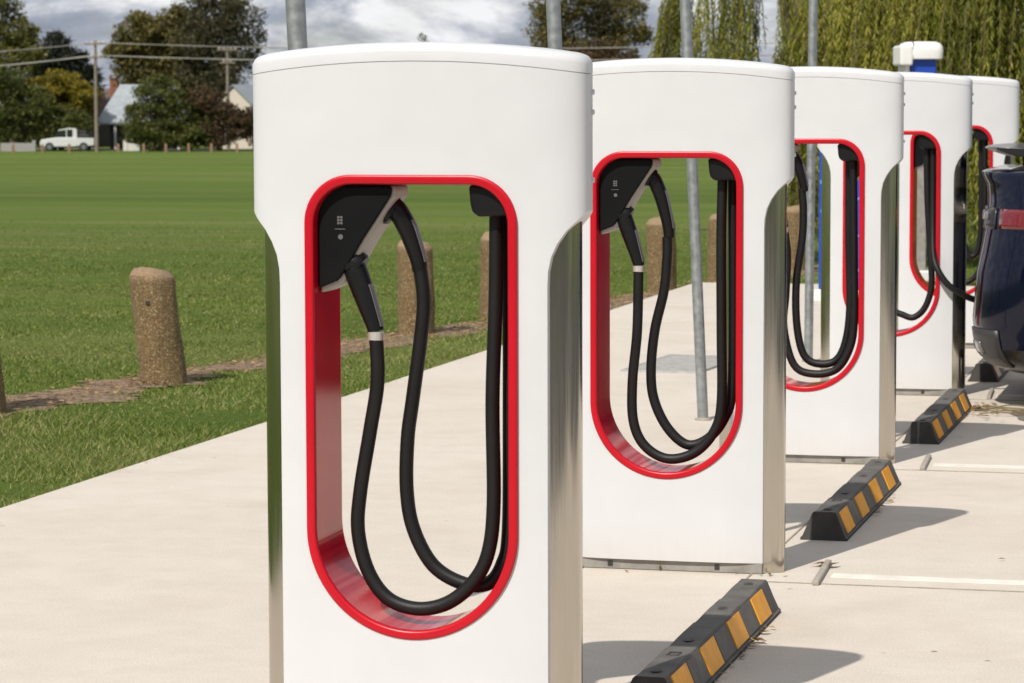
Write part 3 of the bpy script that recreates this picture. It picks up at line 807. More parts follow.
body.obj('body', 'carblue', car, 45)
low = MB().loft([car_ring(z, a + O, b + O, w) for z, a, b, w in LV if z <= .305])
low.obj('lower_bumper', 'carblack', car, 45)
GL = [(1.185, -1.36, 2.0, .83), (1.215, -1.27, 1.93, .815), (1.25, -1.12, 1.86, .80), (1.35, -.72, 1.62, .76), (1.45, -.30, 1.38, .72), (1.53, .05, 1.15, .68)]
MB().loft([car_ring(z, a + O, b + O, w, .35, .4, .10) for z, a, b, w in GL]).obj('window_glass', 'glassdark', car, 45)
RF = [(1.52, .0, 1.18, .685), (1.56, .12, 1.05, .66), (1.585, .3, .9, .58), (1.592, .45, .75, .3)]
MB().loft([car_ring(z, a + O, b + O, w, .2, .2, .05) for z, a, b, w in RF]).obj('roof', 'carblue', car, 45)
def band(z0, z1, ang0, ang1, off, name, mat, side=-1, nz=5):
    """patch of body surface, offset outwards: ang = share along the outline near a rear corner"""
    zs = np.linspace(z0, z1, nz); rows = []
    for z in zs:
        for (za, *A), (zb, *B) in zip(LV, LV[1:]):
            if za <= z <= zb:
                t = (z - za) / (zb - za); q = [A[i] + (B[i] - A[i]) * t for i in range(3)]
        ring = car_ring(z, q[0] + O, q[1] + O, q[2]); k = len(ring); row = []
        for i in range(int(ang0 * k), int(ang1 * k) + 1):
            p, a, b = Vector(ring[i % k]), Vector(ring[(i - 1) % k]), Vector(ring[(i + 1) % k])
            t = (b - a); nrm = Vector((t.y, -t.x, 0)).normalized()
            row.append(p + nrm * off)
        rows.append(row)
    vs = [p for r_ in rows for p in r_]; w = len(rows[0])
    fs = [(j * w + i, j * w + i + 1, (j + 1) * w + i + 1, (j + 1) * w + i) for j in range(nz - 1) for i in range(w - 1)]
    o = obj(name, vs, fs, mat, car, 60); m = o.modifiers.new('thick', 'SOLIDIFY'); m.thickness = .012; m.offset = 0
    return o
# outline indices: corner 1 = rear +y (.25-.5), corner 2 = rear -y (.5-.75)
for a, b in ((.615, .80), (.20, .385)):
    t = band(.905, 1.0, a, b, .003, 'tail_light', 'tail')
for a, b in ((.50, .60), (.40, .50)):
    band(.90, 1.005, a, b, .003, 'smoked_lens', 'carblack')
for a, b in ((.50, .565), (.435, .50)):
    band(.945, .985, a, b, .012, 'lamp_strip', 'lampclear')
for a, b in ((.52, .64), (.36, .48)):
    band(.215, .40, a, b, .004, 'bumper_corner', 'carlower')
    band(.27, .335, a + (.01 if a > .5 else .06), a + (.06 if a > .5 else .11), .010, 'rear_reflector', 'lampclear')
sp = MB(); sec = []
for y in np.linspace(-.70, .70, 25):
    q = abs(y) / .70; x0 = -1.455 + .10 * q ** 3 + O; x1 = x0 + .34
    sec.append([(x0, y, 1.298), (x0 + .012, y, 1.308 + .0), (x0 + .15, y, 1.312 - .01 * q), (x1, y, 1.300 - .03 * q), (x1, y, 1.25), (x0 + .10, y, 1.262), (x0 + .03, y, 1.285)])
sp.loft(sec); bevel(sp.obj('spoiler', 'carblack', car, 40), .003)
bk = MB()
for y in (-.45, .45): bk.box((-1.22 + O + .06, y, 1.225), (.16, .035, .10))
bk.obj('spoiler_bracket', 'carblack', car)
def wheel(x, y):
    s = -1 if y < 0 else 1
    w = MB(); ring = []
    for r, o2 in ((.22, -.10), (.32, -.11), (.345, -.085), (.35, 0), (.345, .085), (.32, .11), (.22, .10)):
        ring.append([(x + O + r * math.cos(a), y + o2, .35 + r * math.sin(a)) for a in np.linspace(0, 2 * PI, 41)[:-1]])
    w.loft(ring); t = w.obj('wheel', 'tyre', car, 40)
    rm = MB(); yy = y + s * .095
    rm.loft([[(x + O + r * math.cos(a), yy + d * s, .35 + r * math.sin(a)) for a in np.linspace(0, 2 * PI, 41)[:-1]] for r, d in ((.235, .0), (.235, .018), (.205, .016), (.20, -.02))], cap=False)
    for k in range(5):
        a = 2 * PI * k / 5
        rm.box((x + O + .11 * math.cos(a), yy + s * .004, .35 + .11 * math.sin(a)), (.22, .02, .05), Matrix.Rotation(-a, 3, 'Y'))
    rm.obj('rim', 'rim', t, 40)
    MB().tube([(x + O, y + s * .05, .35), (x + O, y + s * .072, .35)], [.40, .40], 40).obj('wheel_arch', 'carblack', car, 40)
for x in (-.45, 2.45):
    for y in (-.895, .895): wheel(x, y)
for s in (1, -1):
    MB().loft([[(2.95 + O + .30 * a, s * (.60 + .22 * b + .0), .74 + .10 * c) for a, b, c in ((1.6, -1, 0), (1.2, .8, 0), (.2, 1.25, .5), (1.0, .8, 1), (1.45, -1, 1))]] * 1 + [[(2.90 + O + .30 * a, s * (.58 + .20 * b), .75 + .08 * c) for a, b, c in ((1.6, -1, 0), (1.2, .8, 0), (.2, 1.25, .5), (1.0, .8, 1), (1.45, -1, 1))]]).obj('headlight', 'lampclear', car)
    bevel(MB().box((1.55 + O, s * 1.02, 1.10), (.12, .17, .12)).obj('side_mirror', 'carblue', car), .03, 3)
    for x in (.45, 1.35):
        MB().box((x + O, s * .992, .86), (.16, .012, .022)).obj('door_handle', 'chrome', car)

# ------------------------------------------------------------------ trees
def leaf_cloud(blobs, n, size, gap=.0, elong=1.0, seed=0):
    """leaf quads inside ellipsoids; blobs: (cx,cy,cz, rx,ry,rz)"""
    rg = np.random.default_rng(seed); B = np.array(blobs, float)
    vol = (B[:, 3] * B[:, 4] * B[:, 5]) ** .8; which = rg.choice(len(B), n, p=vol / vol.sum())
    d = rg.normal(size=(n, 3)); d /= np.linalg.norm(d, axis=1)[:, None]
    rad = rg.random(n) ** .42
    # uneven outline: clumps stick out
    bump = 1 + .16 * np.sin(d[:, 0] * 5 + which) * np.sin(d[:, 2] * 6 + which * 2.1) + .10 * np.sin(d[:, 1] * 9 + d[:, 2] * 11 + which)
    c = B[which, :3] + d * B[which, 3:] * (rad * bump)[:, None]
    if gap:
        q = np.sin(c[:, 0] * 2.3 + 1) * np.sin(c[:, 1] * 1.9) + np.sin(c[:, 2] * 2.9 + c[:, 0]) * .8
        k = q > -1.2 + gap; c = c[k]
    n = len(c)
    # clusters
    a = rg.normal(size=(n, 3)); a /= np.linalg.norm(a, axis=1)[:, None]
    b = np.cross(a, rg.normal(size=(n, 3))); b /= np.linalg.norm(b, axis=1)[:, None]
    s = size * rg.uniform(.5, 1.25, n)[:, None]
    V = np.stack([c - a * s * elong, c - b * s * .5 / elong ** .5, c + a * s * elong, c + b * s * .5 / elong ** .5], 1)
    return V.reshape(-1, 3), np.repeat(rg.random(n), 4)

def far(a, d, h=0):
    """point of the far street: a metres along it, d metres behind the far grass edge, h above ground"""
    x = -86.9 + RT[0] * a + FW[0] * d; y = 189.6 + RT[1] * a + FW[1] * d
    return Vector((x, y, gz(x, y) + h))

def far2(a, d, h=0):
    """a: metres along the near edge of the far street; keeps its spacing as the street recedes"""
    return far(a * (1 + d / 205) - .1765 * d, d, h)

def make_tree(name, base, blobs, n, size, mat, label, cat='tree', trunk_h=2.0, trunk_r=.22, bark='bark', group=None, gap=.2, elong=1.0, seed=1, limbs=6):
    root = empty(name, base, label, cat, group)
    rs = random.Random(seed * 3); main = blobs; blobs = list(main)
    for b in main:
        for _ in range(7):
            v = Vector((rs.gauss(0, 1), rs.gauss(0, 1), rs.gauss(.25, .8))).normalized(); q = rs.uniform(.28, .46)
            blobs.append((b[0] + v.x * b[3] * .92, b[1] + v.y * b[4] * .92, b[2] + v.z * b[5] * .92, b[3] * q, b[4] * q, b[5] * q * .8))
    cz = max(b[2] for b in blobs)
    rg = random.Random(seed)
    t = MB(); top = Vector((blobs[0][0] * .6, blobs[0][1] * .6, max(trunk_h, cz * .75)))
    t.tube(crom([(0, 0, -.1), (top.x * .15, top.y * .2, top.z * .35), (top.x * .6, top.y * .6, top.z * .7), top], 4), [trunk_r * (1 - .8 * i / 12) for i in range(13)], 9)
    for k in range(limbs):
        b = main[k % len(main)]
        z0 = trunk_h * rg.uniform(.55, 1.0); f = min(1, z0 / top.z)
        p0 = Vector((top.x * f * .8, top.y * f * .8, z0))
        p2 = Vector((b[0] + rg.uniform(-.6, .6) * b[3], b[1] + rg.uniform(-.6, .6) * b[4], b[2] + rg.uniform(-.1, .6) * b[5]))
        p1 = (p0 + p2) / 2 + Vector((0, 0, .12 * (p2 - p0).length))
        t.tube(crom([p0, p1, p2], 4), [trunk_r * .5 * (1 - .85 * i / 8) for i in range(9)], 6)
    t.obj('trunk', bark, root, 60)
    V, rn = leaf_cloud(blobs, int(n * 2.1), size * .72, gap * .35, elong, seed)
    big_mesh('crown', V, 4, mat, rn, root)
    return root

# far street trees: blobs are (along, behind, height, radii) about the trunk foot
FT = [('olive_tree', 1.0, 16, [(-2.4, 0, 9.6, 2.6, 2.4, 2.1), (.4, 0, 8.0, 1.5, 1.6, 1.3), (-1.5, 0, 6.5, 2.6, 2.4, 1.8), (.9, 0, 6.4, 1.5, 1.5, 1.3)], 9000, .20, 'olive', 'tall olive green tree cut by the photo edge, behind the yellowing tree', .22, 1),
      ('conifer_tree', 4.2, 22, [(0, 0, 6.9, 1.0, 1.1, 1.2), (-.5, 0, 5.8, 1.7, 1.6, 1.1), (1.0, 0, 6.0, 1.3, 1.2, 1.1), (1.6, 0, 4.6, 1.5, 1.4, 1.2), (-.2, 0, 4.4, 2.2, 1.8, 1.4)], 5200, .26, 'spiky', 'blackish spiky-topped tree behind the yellowing tree, beside the tall utility pole', .45, 2.4),
      ('autumn_tree', 4.4, 9, [(.1, 0, 4.7, 1.6, 1.5, 1.0), (1.5, 0, 3.6, 1.2, 1.2, 1.2), (-1.3, 0, 4.3, 1.3, 1.2, 1.0), (.6, 0, 3.0, 1.7, 1.3, 1.1)], 9500, .16, 'yellow_leaf', 'yellowing autumn tree behind the white utility vehicle', .15, 1),
      ('dark_green_tree', 1.6, 7, [(-1.2, 0, 4.6, 2.2, 1.6, 1.6), (.8, 0, 3.3, 1.7, 1.5, 1.2), (-.5, 0, 2.0, 2.8, 1.6, 1.5), (2.6, 0, 2.2, 1.9, 1.2, 1.1), (4.0, 0, 1.9, 1.4, 1.1, .9)], 15000, .16, 'darkgreen', 'low dark green tree at the photo edge below the tall olive tree', .12, 1),
      ('broad_tree', 10.4, 26, [(0, 0, 7.7, 2.0, 2.4, 1.8), (-1.5, 0, 6.4, 1.2, 1.8, 1.3), (2.0, 0, 7.6, 2.1, 2.2, 2.2), (-.2, 0, 5.2, 2.0, 2.2, 1.6), (2.6, 0, 5.0, 2.2, 2.0, 1.9)], 15000, .22, 'brownolive', 'broad brown-olive tree behind the house with the silver hipped roof', .25, 1),
      ('gum_tree', 15.7, 24, [(-.6, 0, 9.6, 2.3, 2.0, 2.3), (1.5, 0, 8.4, 1.8, 1.7, 2.1), (-1.6, 0, 7.4, 2.0, 1.8, 2.0), (.4, 0, 6.3, 2.3, 2.0, 2.0), (-.6, 0, 4.4, 2.4, 2.0, 1.6)], 12000, .19, 'greygreen', 'tall grey-green gum with pale branches behind the gabled cream house', .35, 1.4),
      ('bushy_tree', 11.3, 3.5, [(0, 0, 3.7, 1.7, 1.5, 1.6), (-1.5, 0, 2.0, 1.2, 1.3, 1.3), (1.5, 0, 2.8, 1.5, 1.3, 1.5), (0, 0, 1.2, 2.4, 1.5, 1.2), (2.2, 0, 1.2, 1.4, 1.3, 1.2)], 13000, .15, 'darkgreen', 'rounded dark green tree covering one side of the silver hipped roof', .12, 1),
      ('copper_tree', 15.6, 4, [(-1.1, 0, 3.5, 1.5, 1.4, 1.0), (.3, 0, 2.7, 1.2, 1.2, .8), (1.5, 0, 2.1, 1.2, 1.2, .9), (2.6, 0, 1.7, 1.2, 1.2, 1.3), (-.3, 0, 1.4, 2.4, 1.5, 1.1)], 9000, .15, 'reddish', 'low copper-tinged tree in front of the gabled cream house', .12, 1),
      ('dark_tree', 41.5, 12, [(0, 0, 10.6, 3.4, 3.0, 2.6), (-2.4, 0, 8.3, 1.9, 2.0, 1.6), (2.3, 0, 8.6, 2.1, 2.0, 2.0), (0, 0, 6.4, 3.4, 2.6, 2.2)], 13000, .20, 'brownolive', 'dark spreading tree beyond the field, over the second galvanised pole and nearest post', .3, 1),
      ('russet_tree', 41.2, 7, [(-1.6, 0, 6.3, 2.1, 1.8, 1.3), (1.6, 0, 6.3, 2.0, 1.8, 1.4), (0, 0, 4.6, 3.6, 2.2, 2.2), (0, 0, 2.4, 3.8, 2.2, 1.8)], 9000, .2, 'reddish', 'russet low tree at the foot of the dark spreading tree beyond the field', .15, 1),
      ('bare_tree', 30.0, 14, [(0, 0, 7.6, .35, .35, .55), (-.3, 0, 6.4, .8, .8, .9), (.5, 0, 5.2, 1.1, 1.0, 1.2)], 900, .15, 'greygreen', 'thin twiggy treetop peeping above the middle of the nearest charging post', .4, 1)]
far_rot = math.atan2(RT[1], RT[0])
for i, (nm, a, d, bl, n, sz, mt, lab, gap, el) in enumerate(FT):
    k = 1 + d / 205
    bl = [(x * k, y * k, z * k, rx * k, ry * k, rz * k) for x, y, z, rx, ry, rz in bl]
    t = make_tree(nm, far2(a, d), bl, n, sz, mt, lab, trunk_h=2.6, trunk_r=.24, bark='palebark' if nm in ('gum_tree', 'bare_tree') else 'bark', gap=gap, elong=el, seed=20 + i, limbs=8, group=None)
    t.rotation_euler = (0, 0, far_rot)

# hedge in the shade at the back of the far street
def mass(name, segs, n, size, mat, kind, seed):
    V, rn = leaf_cloud(segs, n, size, .05, 1, seed); return tag(big_mesh(name, V, 4, mat, rn), kind=kind)
segs = []
for a in np.arange(-14, 60, 2.2):
    p = far(a, 30 + 3 * math.sin(a)); h = 1.6 + .5 * math.sin(a * 1.7); segs.append((p.x, p.y, p.z + h * .7, 1.8, 1.5, h))
mass('distant_hedge', segs, 16000, .3, 'darkgreen', 'stuff', 5)
# belt of trees added behind the camera: seen only mirrored in the steel
segs = []
for x in np.arange(-40, 44, 4.0):
    segs.append((x, -30 + 3 * math.sin(x), 2.2, 3.2, 2.2, 2.6)); segs.append((x + 1.5, -31 + 2 * math.cos(x), 5.2, 2.6, 2, 2.2))
mass('mirrored_tree_belt', segs, 14000, .5, 'darkgreen', 'stuff', 6)

def willow(base, rx, ry, top, label, n_str, seed, density_side=None, low=.15):
    root = empty('willow_tree', base, label, 'tree', 'weeping willows behind the charging posts')
    rg = np.random.default_rng(seed); rp = random.Random(seed)
    t = MB(); t.tube(crom([(0, 0, -.1), (.1, .05, 1.2), (-.05, .1, 2.4), (.1, 0, top * .8)], 5), [.26 * (1 - .75 * i / 15) for i in range(16)], 12)
    for k in range(14):
        a = rp.uniform(0, 2 * PI); r = rp.uniform(.2, .62)
        p2 = Vector((abs(rx * r * math.cos(a)) * .8 if rx > 2.5 else rx * r * math.cos(a), ry * r * math.sin(a), top * math.sqrt(max(.05, 1 - r * r * .8))))
        p0 = Vector((0, 0, rp.uniform(1.2, top * .6)))
        t.tube(crom([p0, (p0 + p2) / 2 + Vector((0, 0, .5)), p2], 5), [.09 * (1 - .85 * i / 10) for i in range(11)], 7)
    t.obj('trunk', 'bark', root, 60)
    V, RN, twig = [], [], MB()
    # strands gather in tresses
    tress = [(rg.uniform(0, 2 * PI), np.sqrt(rg.uniform(.10, 1.0)), rg.random()) for _ in range(max(10, n_str // 11))]
    for s in range(n_str):
        ta, tr, tv = tress[rg.integers(len(tress))]
        a = ta + rg.normal(0, .055); r = min(1.05, tr + rg.normal(0, .05))
        x0, y0 = rx * r * math.cos(a), ry * r * math.sin(a); z0 = top * math.sqrt(max(.03, 1.1 - r * r)) + rg.uniform(-.3, .2)
        ln = (z0 - low) * rg.uniform(.55, 1.0)
        if ln < .5: continue
        m = int(ln / .035); tt = np.linspace(0, 1, m)
        sw = rg.uniform(-.12, .12); sx = .10 * np.sin(tt * rg.uniform(2, 5) + rg.uniform(0, 6)) * tt
        px = x0 + (.28 * rx / 3 * math.cos(a)) * np.sqrt(tt) + sx + sw * tt; py = y0 + .28 * ry / 3 * math.sin(a) * np.sqrt(tt) + rg.uniform(-.1, .1) * tt; pz = z0 - ln * tt + .12 * np.sin(tt * PI)
        c = np.stack([px, py, pz], 1)
        for _ in range(2):
            L = rg.uniform(.055, .115, m)[:, None]; al = rg.uniform(0, 2 * PI, m); dn = rg.uniform(.75, 1.35, m)
            d = np.stack([np.cos(al) * np.cos(dn), np.sin(al) * np.cos(dn), -np.sin(dn)], 1)
            w = np.cross(d, rg.normal(size=(m, 3))); w /= np.linalg.norm(w, axis=1)[:, None]; w *= rg.uniform(.0045, .009, m)[:, None]
            V.append(np.stack([c, c + d * L * .45 + w, c + d * L, c + d * L * .45 - w], 1).reshape(-1, 3))
            RN.append(np.repeat(np.clip(rg.random(m) * .45 + tv * .45 + rg.random() * .12, 0, 1), 4))
        if s % 3 == 0:
            q = c[::max(1, m // 7)]; twig.tube([tuple(p) for p in q], .005, 4, cap=False)
    big_mesh('crown', np.concatenate(V), 4, 'willow', np.concatenate(RN), root)
    twig.obj('hanging_twigs', 'willow_twig', root)
    return root
willow((-2.25, 31.5, gz(-2.25, 31.5)), 3.05, 2.6, 4.7, 'dense weeping willow hanging behind the farthest charging posts and white-capped kiosk', 2300, 3)
willow((-6.2, 39.0, gz(-6.2, 39)), 2.0, 2.0, 5.2, 'thinner weeping willow with sky showing through, above the second charging post', 640, 4, low=1.25)

# ------------------------------------------------------------------ far street
def strip(name, a0, a1, d0, d1, dz, mat):
    n = 12; vs = []
    for i in range(n + 1):
        a = a0 + (a1 - a0) * i / n
        for d in (d0, d1):
            p = far(a, d); vs.append((p.x, p.y, p.z + dz))
    fs = [(i * 2, i * 2 + 2, i * 2 + 3, i * 2 + 1) for i in range(n)]
    return tag(obj(name, vs, fs, mat), kind='structure')
strip('street', -60, 120, 6.5, 12.5, .012, 'asphalt')
strip('footpath', -60, 120, 14.0, 15.2, .02, 'concrete')

FPOST = [(.15, 'at the photo edge under the low dark green tree'), (1.15, 'before the grey garden wall'), (3.2, 'before the bonnet of the white utility vehicle'), (5.1, 'before the tray of the white utility vehicle'),
         (8.55, 'below the veranda post of the silver-roofed house'), (10.35, 'before the low white wall'), (11.9, 'below the rounded dark green tree'), (13.5, 'midway under the copper-tinged tree edge'), (15.1, 'below the middle of the copper-tinged tree'), (16.9, 'closest to the nearest charging post'), (-1.2, ''), (18.7, '')]
for a, where in FPOST[:10]:
    p = far(a, -1.0)
    root = MB().box((0, 0, .27), (.17, .17, .64), taper=.94).box((0, 0, .60), (.155, .155, .03), taper=.7).obj('timber_post', 'timber', loc=tuple(p)); root.rotation_euler = (0, 0, far_rot + random.uniform(-.1, .1))
    tag(root, 'timber post across the field, ' + where, 'post', 'short timber posts along the far field edge')

def utility_pole(a, d, h, label, arms=2):
    root = empty('utility_pole', far2(a, d), label, 'utility pole', 'utility poles along the far street', far_rot)
    MB().tube([(0, 0, -.2), (0, 0, h * .5), (0, 0, h)], [.15, .13, .10], 12).obj('pole_shaft', 'pole_wood', root, 50)
    for k in range(arms):
        z = h - .25 - k * .95
        MB().box((0, -.13, z), (1.5 if k == 0 else 1.1, .1, .12)).obj('cross_arm', 'pole_wood', root)
        ins = MB()
        for x in (-.6, -.25, .25, .6):
            if abs(x) > .5 and k: continue
            ins.tube([(x, -.13, z + .06), (x, -.13, z + .13), (x, -.13, z + .2)], [.03, .055, .03], 8)
        ins.obj('insulator', 'wallwhite', root)
    return root
utility_pole(6.9, 1.5, 7.9, 'tall brown utility pole beside the white utility vehicle, in front of the houses')
utility_pole(16.2, 9.0, 7.6, 'pale utility pole before the gum tree above the cream house')
utility_pole(-9, 1.5, 7.9, 'tall brown utility pole out past the olive tree', 2) if False else None
def wire(p, q, sag, r, label):
    P = [p.lerp(q, t) - Vector((0, 0, sag * 4 * t * (1 - t))) for t in np.linspace(0, 1, 40)]
    tag(MB().tube(P, r, 6).obj('power_line', 'wire', smooth=60), label, 'power line', 'power lines above the far street')
pa = far2(6.9, 1.4, 7.75); pb = far2(6.9, 1.4, 6.85)
wire(far(-22, 1.4, 7.3), pa, .7, .035, 'upper power line running off past the olive tree from the tall brown pole')
wire(far(-22, 1.4, 5.9), pb, .7, .055, 'lower power line running off past the olive tree from the tall brown pole')
wire(pa, far(62, 2.5, 7.9), .62, .035, 'upper power line running from the tall brown pole across both houses')
wire(pb, far(62, 2.5, 7.05), .62, .045, 'lower power line running from the tall brown pole across both houses')

# house with silver hipped roof
h1 = empty('silver_roofed_house', far2(9.5, 11), 'small house with silver hipped roof and shaded veranda beside the tall utility pole', 'house', rz=far_rot)
k = 1.055
MB().box((.5, 2.2, 1.1), (4.6, 3.6, 2.2)).obj('wall', 'shade', h1)
rv = [(-2.75, -.5, 2.0), (4.4, -.5, 2.0), (4.4, 5.2, 2.0), (-2.75, 5.2, 2.0), (-1.25, 2.3, 4.85), (2.9, 2.3, 4.85)]
rv2 = [(x, y, z - .12) for x, y, z in rv[:4]]
obj('roof', rv + rv2, [(0, 1, 5, 4), (1, 2, 5), (2, 3, 4, 5), (3, 0, 4), (0, 6, 7, 1), (1, 7, 8, 2), (2, 8, 9, 3), (3, 9, 6, 0), (6, 9, 8, 7)], 'roof', h1)
for x in (-1.3, 1.0, 3.4): MB().box((x, -.35, .97), (.16, .16, 1.9)).obj('veranda_post', 'wallwhite', h1)
w = MB().box((-.2, .385, 1.2), (.9, .03, 1.1)).obj('window', 'wallwhite', h1)
MB().box((-.2, .366, 1.2), (.74, .012, .94)).obj('pane', 'glassdark', w)
h3 = empty('brown_roofed_house', far2(7.0, 24), 'brown-roofed house with red brick chimney just showing behind the silver-roofed house', 'house', rz=far_rot)
MB().box((0.5, 2.5, 1.3), (5, 4.6, 2.6)).obj('wall', 'shade', h3)
r3 = obj('roof', [(-2.6, 0, 2.5), (3.4, 0, 2.5), (3.4, 5, 2.5), (-2.6, 5, 2.5), (-.5, 2.5, 4.6), (2.2, 2.5, 4.6)], [(0, 1, 5, 4), (1, 2, 5), (2, 3, 4, 5), (3, 0, 4), (3, 2, 1, 0)], 'brownroof', h3)
MB().box((1.1, 1.7, 4.5), (.62, .6, 1.7)).box((1.1, 1.7, 5.38), (.72, .7, .12)).obj('chimney', 'brick', r3)
h2 = empty('cream_gabled_house', far2(16.6, 13), 'cream gabled house with pale iron roof behind the copper-tinged tree', 'house', rz=far_rot - .35)
gv = [(-1.5, 0, 0), (1.5, 0, 0), (1.5, 0, 3.4), (0, 0, 4.75), (-1.5, 0, 3.4)]
gv2 = [(x, 6, z) for x, y, z in gv]
obj('wall', gv + gv2, [(0, 1, 2, 3, 4), (5, 9, 8, 7, 6), (1, 6, 7, 2), (0, 4, 9, 5)], 'cream', h2)
rf = MB()
for s in (1, -1):
    rf.add([(s * 1.75, -.2, 3.22), (0, -.2, 4.82), (0, 6.2, 4.82), (s * 1.75, 6.2, 3.22), (s * 1.75, -.2, 3.14), (0, -.2, 4.74), (0, 6.2, 4.74), (s * 1.75, 6.2, 3.14)], [(0, 1, 2, 3), (7, 6, 5, 4), (0, 4, 5, 1), (1, 5, 6, 2), (2, 6, 7, 3), (3, 7, 4, 0)])
rf.obj('roof', 'roof', h2)
rw = MB(); rw.add([(1.4, .5, 3.5), (5.5, .5, 2.7), (5.5, 5, 2.7), (1.4, 5, 4.2), (1.4, .5, 3.42), (5.5, .5, 2.62), (5.5, 5, 2.62), (1.4, 5, 4.12)], [(0, 1, 2, 3), (7, 6, 5, 4), (0, 4, 5, 1), (1, 5, 6, 2), (2, 6, 7, 3), (3, 7, 4, 0)]); rw.obj('side_roof', 'roof', h2)
MB().box((3.4, 2.8, 1.3), (3.8, 4, 2.6)).obj('side_wall', 'cream', h2)

lw = MB().box((0, 0, .28), (2.0, .22, .56)).box((-1.0, 0, .42), (.3, .3, .84)).box((1.0, 0, .36), (.26, .26, .72)).obj('garden_wall', 'wallwhite', loc=tuple(far2(9.9, 6.0))); lw.rotation_euler = (0, 0, far_rot)
tag(lw, 'low white garden wall with piers before the silver-roofed house', 'wall')
lw = MB().box((0, 0, .3), (2.4, .22, .6)).box((1.2, 0, .4), (.24, .26, .8)).obj('garden_wall', 'greywall', loc=tuple(far2(1.3, 5.2))); lw.rotation_euler = (0, 0, far_rot)
tag(lw, 'low grey garden wall under the low dark green tree', 'wall')

# white utility vehicle facing along the street
ute = empty('utility_vehicle', far2(4.9, 5.6), 'white crew cab utility vehicle with dark load on its tray, parked across the field', 'utility vehicle', rz=far_rot)
def yloft(secs):   # sections along x: (x, half width, z0, z1)
    return MB().loft([[(x, -w, a), (x, w, a), (x, w, b), (x, w * .93, c), (x, -w * .93, c), (x, -w, b)] for x, w, a, b, c in secs])
yloft([(-1.95, .72, .42, .62, .70), (-1.85, .80, .36, .78, .84), (-1.0, .83, .36, .92, .97), (-.75, .84, .36, .95, 1.0), (.62, .84, .36, .95, 1.0), (.62, .84, .40, .93, .96), (1.9, .84, .42, .93, .95), (1.95, .82, .45, .88, .9)]).obj('body', 'utewhite', ute, 30)
yloft([(-1.12, .74, .95, .97, .98), (-.55, .72, .95, 1.48, 1.52), (.1, .72, .95, 1.60, 1.64), (.62, .72, .95, 1.56, 1.60), (.76, .74, .95, 1.0, 1.02)]).obj('cab_windows', 'glassdark', ute, 30)
yloft([(-.60, .71, 1.47, 1.51, 1.54), (.1, .725, 1.58, 1.64, 1.67), (.66, .72, 1.54, 1.60, 1.63), (.70, .71, 1.4, 1.44, 1.46)]).obj('roof', 'utewhite', ute, 30)
for x in (-.02, .58): MB().box((x, -.745, 1.24), (.06 if x < .5 else .3, .03, .62)).obj('window_pillar', 'utewhite', ute)
for x in (-1.25, 1.22):
    for y in (-.76, .76):
        MB().tube([(x, y - .1, .32), (x, y + .1, .32)], [.32, .32], 24).obj('wheel', 'tyre', ute, 40)
        MB().tube([(x, y - .11, .32), (x, y + .11, .32)], [.17, .17], 20).obj('wheel_rim', 'rim', ute, 40)
MB().box((-1.92, -.55, .70), (.1, .3, .14)).obj('headlight', 'lampclear', ute)
ld = MB(); ld.box((1.15, 0, 1.08), (.9, 1.3, .3)).box((1.0, .1, 1.36), (.7, .8, .3), Matrix.Rotation(.2, 3, 'Y')).box((1.72, 0, 1.2), (.06, 1.4, .55))
tag(bevel(ld.obj('tray_load', 'dark', ute), .04))

# ------------------------------------------------------------------ fallen leaves
def litter():
    rg = np.random.default_rng(9); V = []; RN = []; F = 0
    spots = []
    for _ in range(22): spots.append((-1.408 + abs(rg.normal(0, .012)), rg.uniform(7.3, 8.35), .020))
    for _ in range(14): spots.append((-1.408 + abs(rg.normal(0, .012)), rg.uniform(10.7, 11.4), .018))
    for _ in range(70): spots.append((-1.42 + abs(rg.normal(0, .075)), 14.45 + rg.normal(0, .16), .024))
    for _ in range(5): spots.append((-1.40 + rg.normal(0, .02), 9.50 + rg.normal(0, .035), .034))
    for _ in range(9): spots.append((rg.uniform(-1.3, .6), rg.uniform(7.5, 14), .016))
    for _ in range(9): spots.append((X0 + rg.uniform(-.35, .40), Y0 + STEP - .108 + rg.normal(0, .012), .014))
    for x, y, s in spots:
        s *= rg.uniform(.6, 1.3); a = rg.uniform(0, 2 * PI); ca, sa = math.cos(a), math.sin(a); cu = rg.uniform(.1, .4) * s; z = .004 + abs(rg.normal(0, .006))
        q = [(-s, 0, 0), (0, -.42 * s, cu), (s, 0, rg.uniform(0, .3) * s), (0, .42 * s, cu * .6)]
        V += [(x + u * ca - v * sa, y + u * sa + v * ca, z + w) for u, v, w in q]; RN += [rg.random()] * 4
    tag(big_mesh('fallen_leaves', np.array(V), 4, 'dryleaf', np.array(RN)), kind='stuff')
litter()
tw = MB()
rg = random.Random(3)
for k in range(9):
    x, y = -1.36 + rg.uniform(-.03, .1), 14.45 + rg.uniform(-.2, .15)
    tw.tube(crom([(x, y, .01), (x + rg.uniform(.03, .12), y + rg.uniform(-.05, .05), .02), (x + rg.uniform(.14, .26), y + rg.uniform(-.06, .06), .007)], 4), .003, 5)
tag(tw.obj('dry_twigs', 'willow_twig'), kind='stuff')

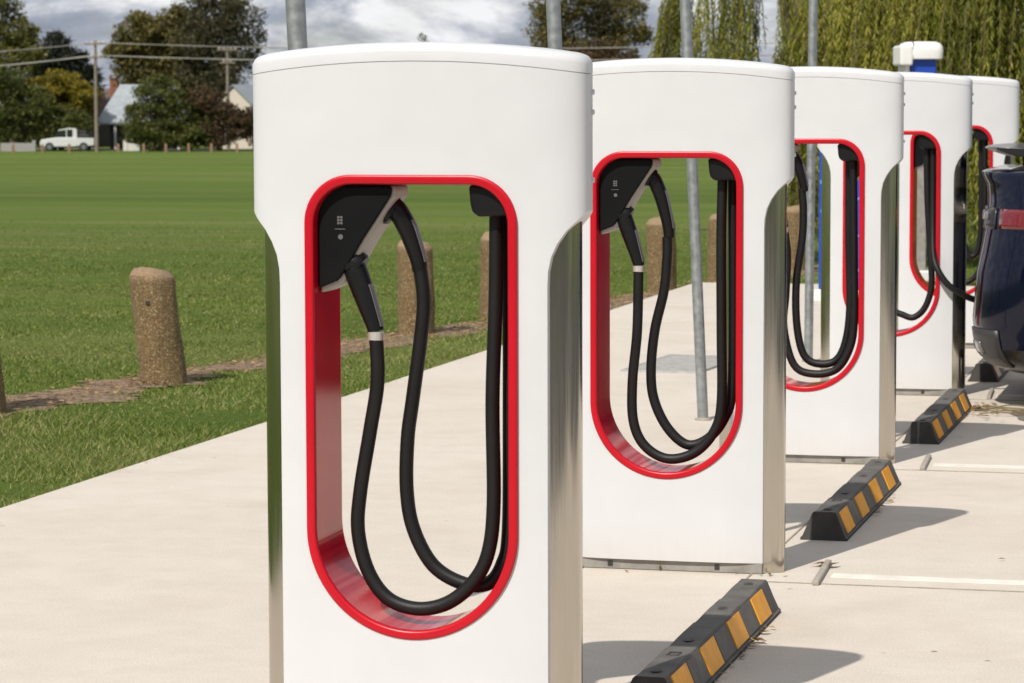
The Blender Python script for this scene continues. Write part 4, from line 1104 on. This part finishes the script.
# ------------------------------------------------------------------ sky, sun, camera
wd = bpy.data.worlds.new('World'); SC.world = wd; wd.use_nodes = True
nt = wd.node_tree; bg = nt.nodes['Background']
EL, AZ = R(46.5), math.atan2(-.275, -.96)
sky = N(nt, 'ShaderNodeTexSky'); sky.sky_type = 'NISHITA'; sky.sun_disc = False; sky.sun_elevation = EL; sky.sun_rotation = AZ
sky.air_density = 1.0; sky.dust_density = 1.2
v = coords(nt, (1, 1, 2.6), 'Generated')
c1 = noise_tex(nt, v, 16, 9, .62, .35); c2 = noise_tex(nt, v, 5.5, 6, .6, .2)
cloudcol = ramp(nt, c1.outputs['Fac'], [(.30, (2.2, 2.5, 3.1)), (.48, (3.5, 3.8, 4.5)), (.62, (8.4, 8.5, 8.6))])
cover = ramp(nt, c2.outputs['Fac'], [(.30, (.35,) * 3), (.46, (1,) * 3)])
col = mixc(nt, cover.outputs['Color'], sky.outputs['Color'], cloudcol.outputs['Color'])
nt.links.new(col, bg.inputs['Color']); bg.inputs['Strength'].default_value = .1

sun = bpy.data.lights.new('sun', 'SUN'); sun.energy = 4.2; sun.angle = R(.5); sun.color = (1, .955, .89)
so = bpy.data.objects.new('sun', sun); COL.objects.link(so)
sd = Vector((-.275, -.96, 0)).normalized() * math.cos(EL) + Vector((0, 0, math.sin(EL)))
so.rotation_euler = (-sd).to_track_quat('-Z', 'Y').to_euler(); so.location = sd * 50

yaw, pitch, roll, cz = .2553, .0838, -.0029, 1.5601
cam = bpy.data.cameras.new('camera'); co = bpy.data.objects.new('camera', cam); COL.objects.link(co)
cam.sensor_width = 36; cam.lens = 2900 * 36 / 1024; cam.clip_end = 3000; cam.clip_start = .1
F_ = Vector((-math.sin(yaw) * math.cos(pitch), math.cos(yaw) * math.cos(pitch), -math.sin(pitch)))
R_ = Vector((math.cos(yaw), math.sin(yaw), 0)); U_ = R_.cross(F_)
R2 = R_ * math.cos(roll) + U_ * math.sin(roll); U2 = -R_ * math.sin(roll) + U_ * math.cos(roll)
mw = Matrix((R2, U2, -F_)).transposed().to_4x4(); mw.translation = (0, 0, cz); co.matrix_world = mw
cam.dof.use_dof = True; cam.dof.focus_distance = 8.4; cam.dof.aperture_fstop = 12
SC.camera = co
SC.view_settings.view_transform = 'Standard'; SC.view_settings.look = 'None'; SC.view_settings.gamma = 1; SC.view_settings.exposure = .12
SC.render.engine = 'CYCLES'; SC.cycles.use_denoising = True; SC.cycles.use_adaptive_sampling = True; SC.cycles.adaptive_threshold = .015
SC.cycles.max_bounces = 8
bpy.context.view_layer.update()
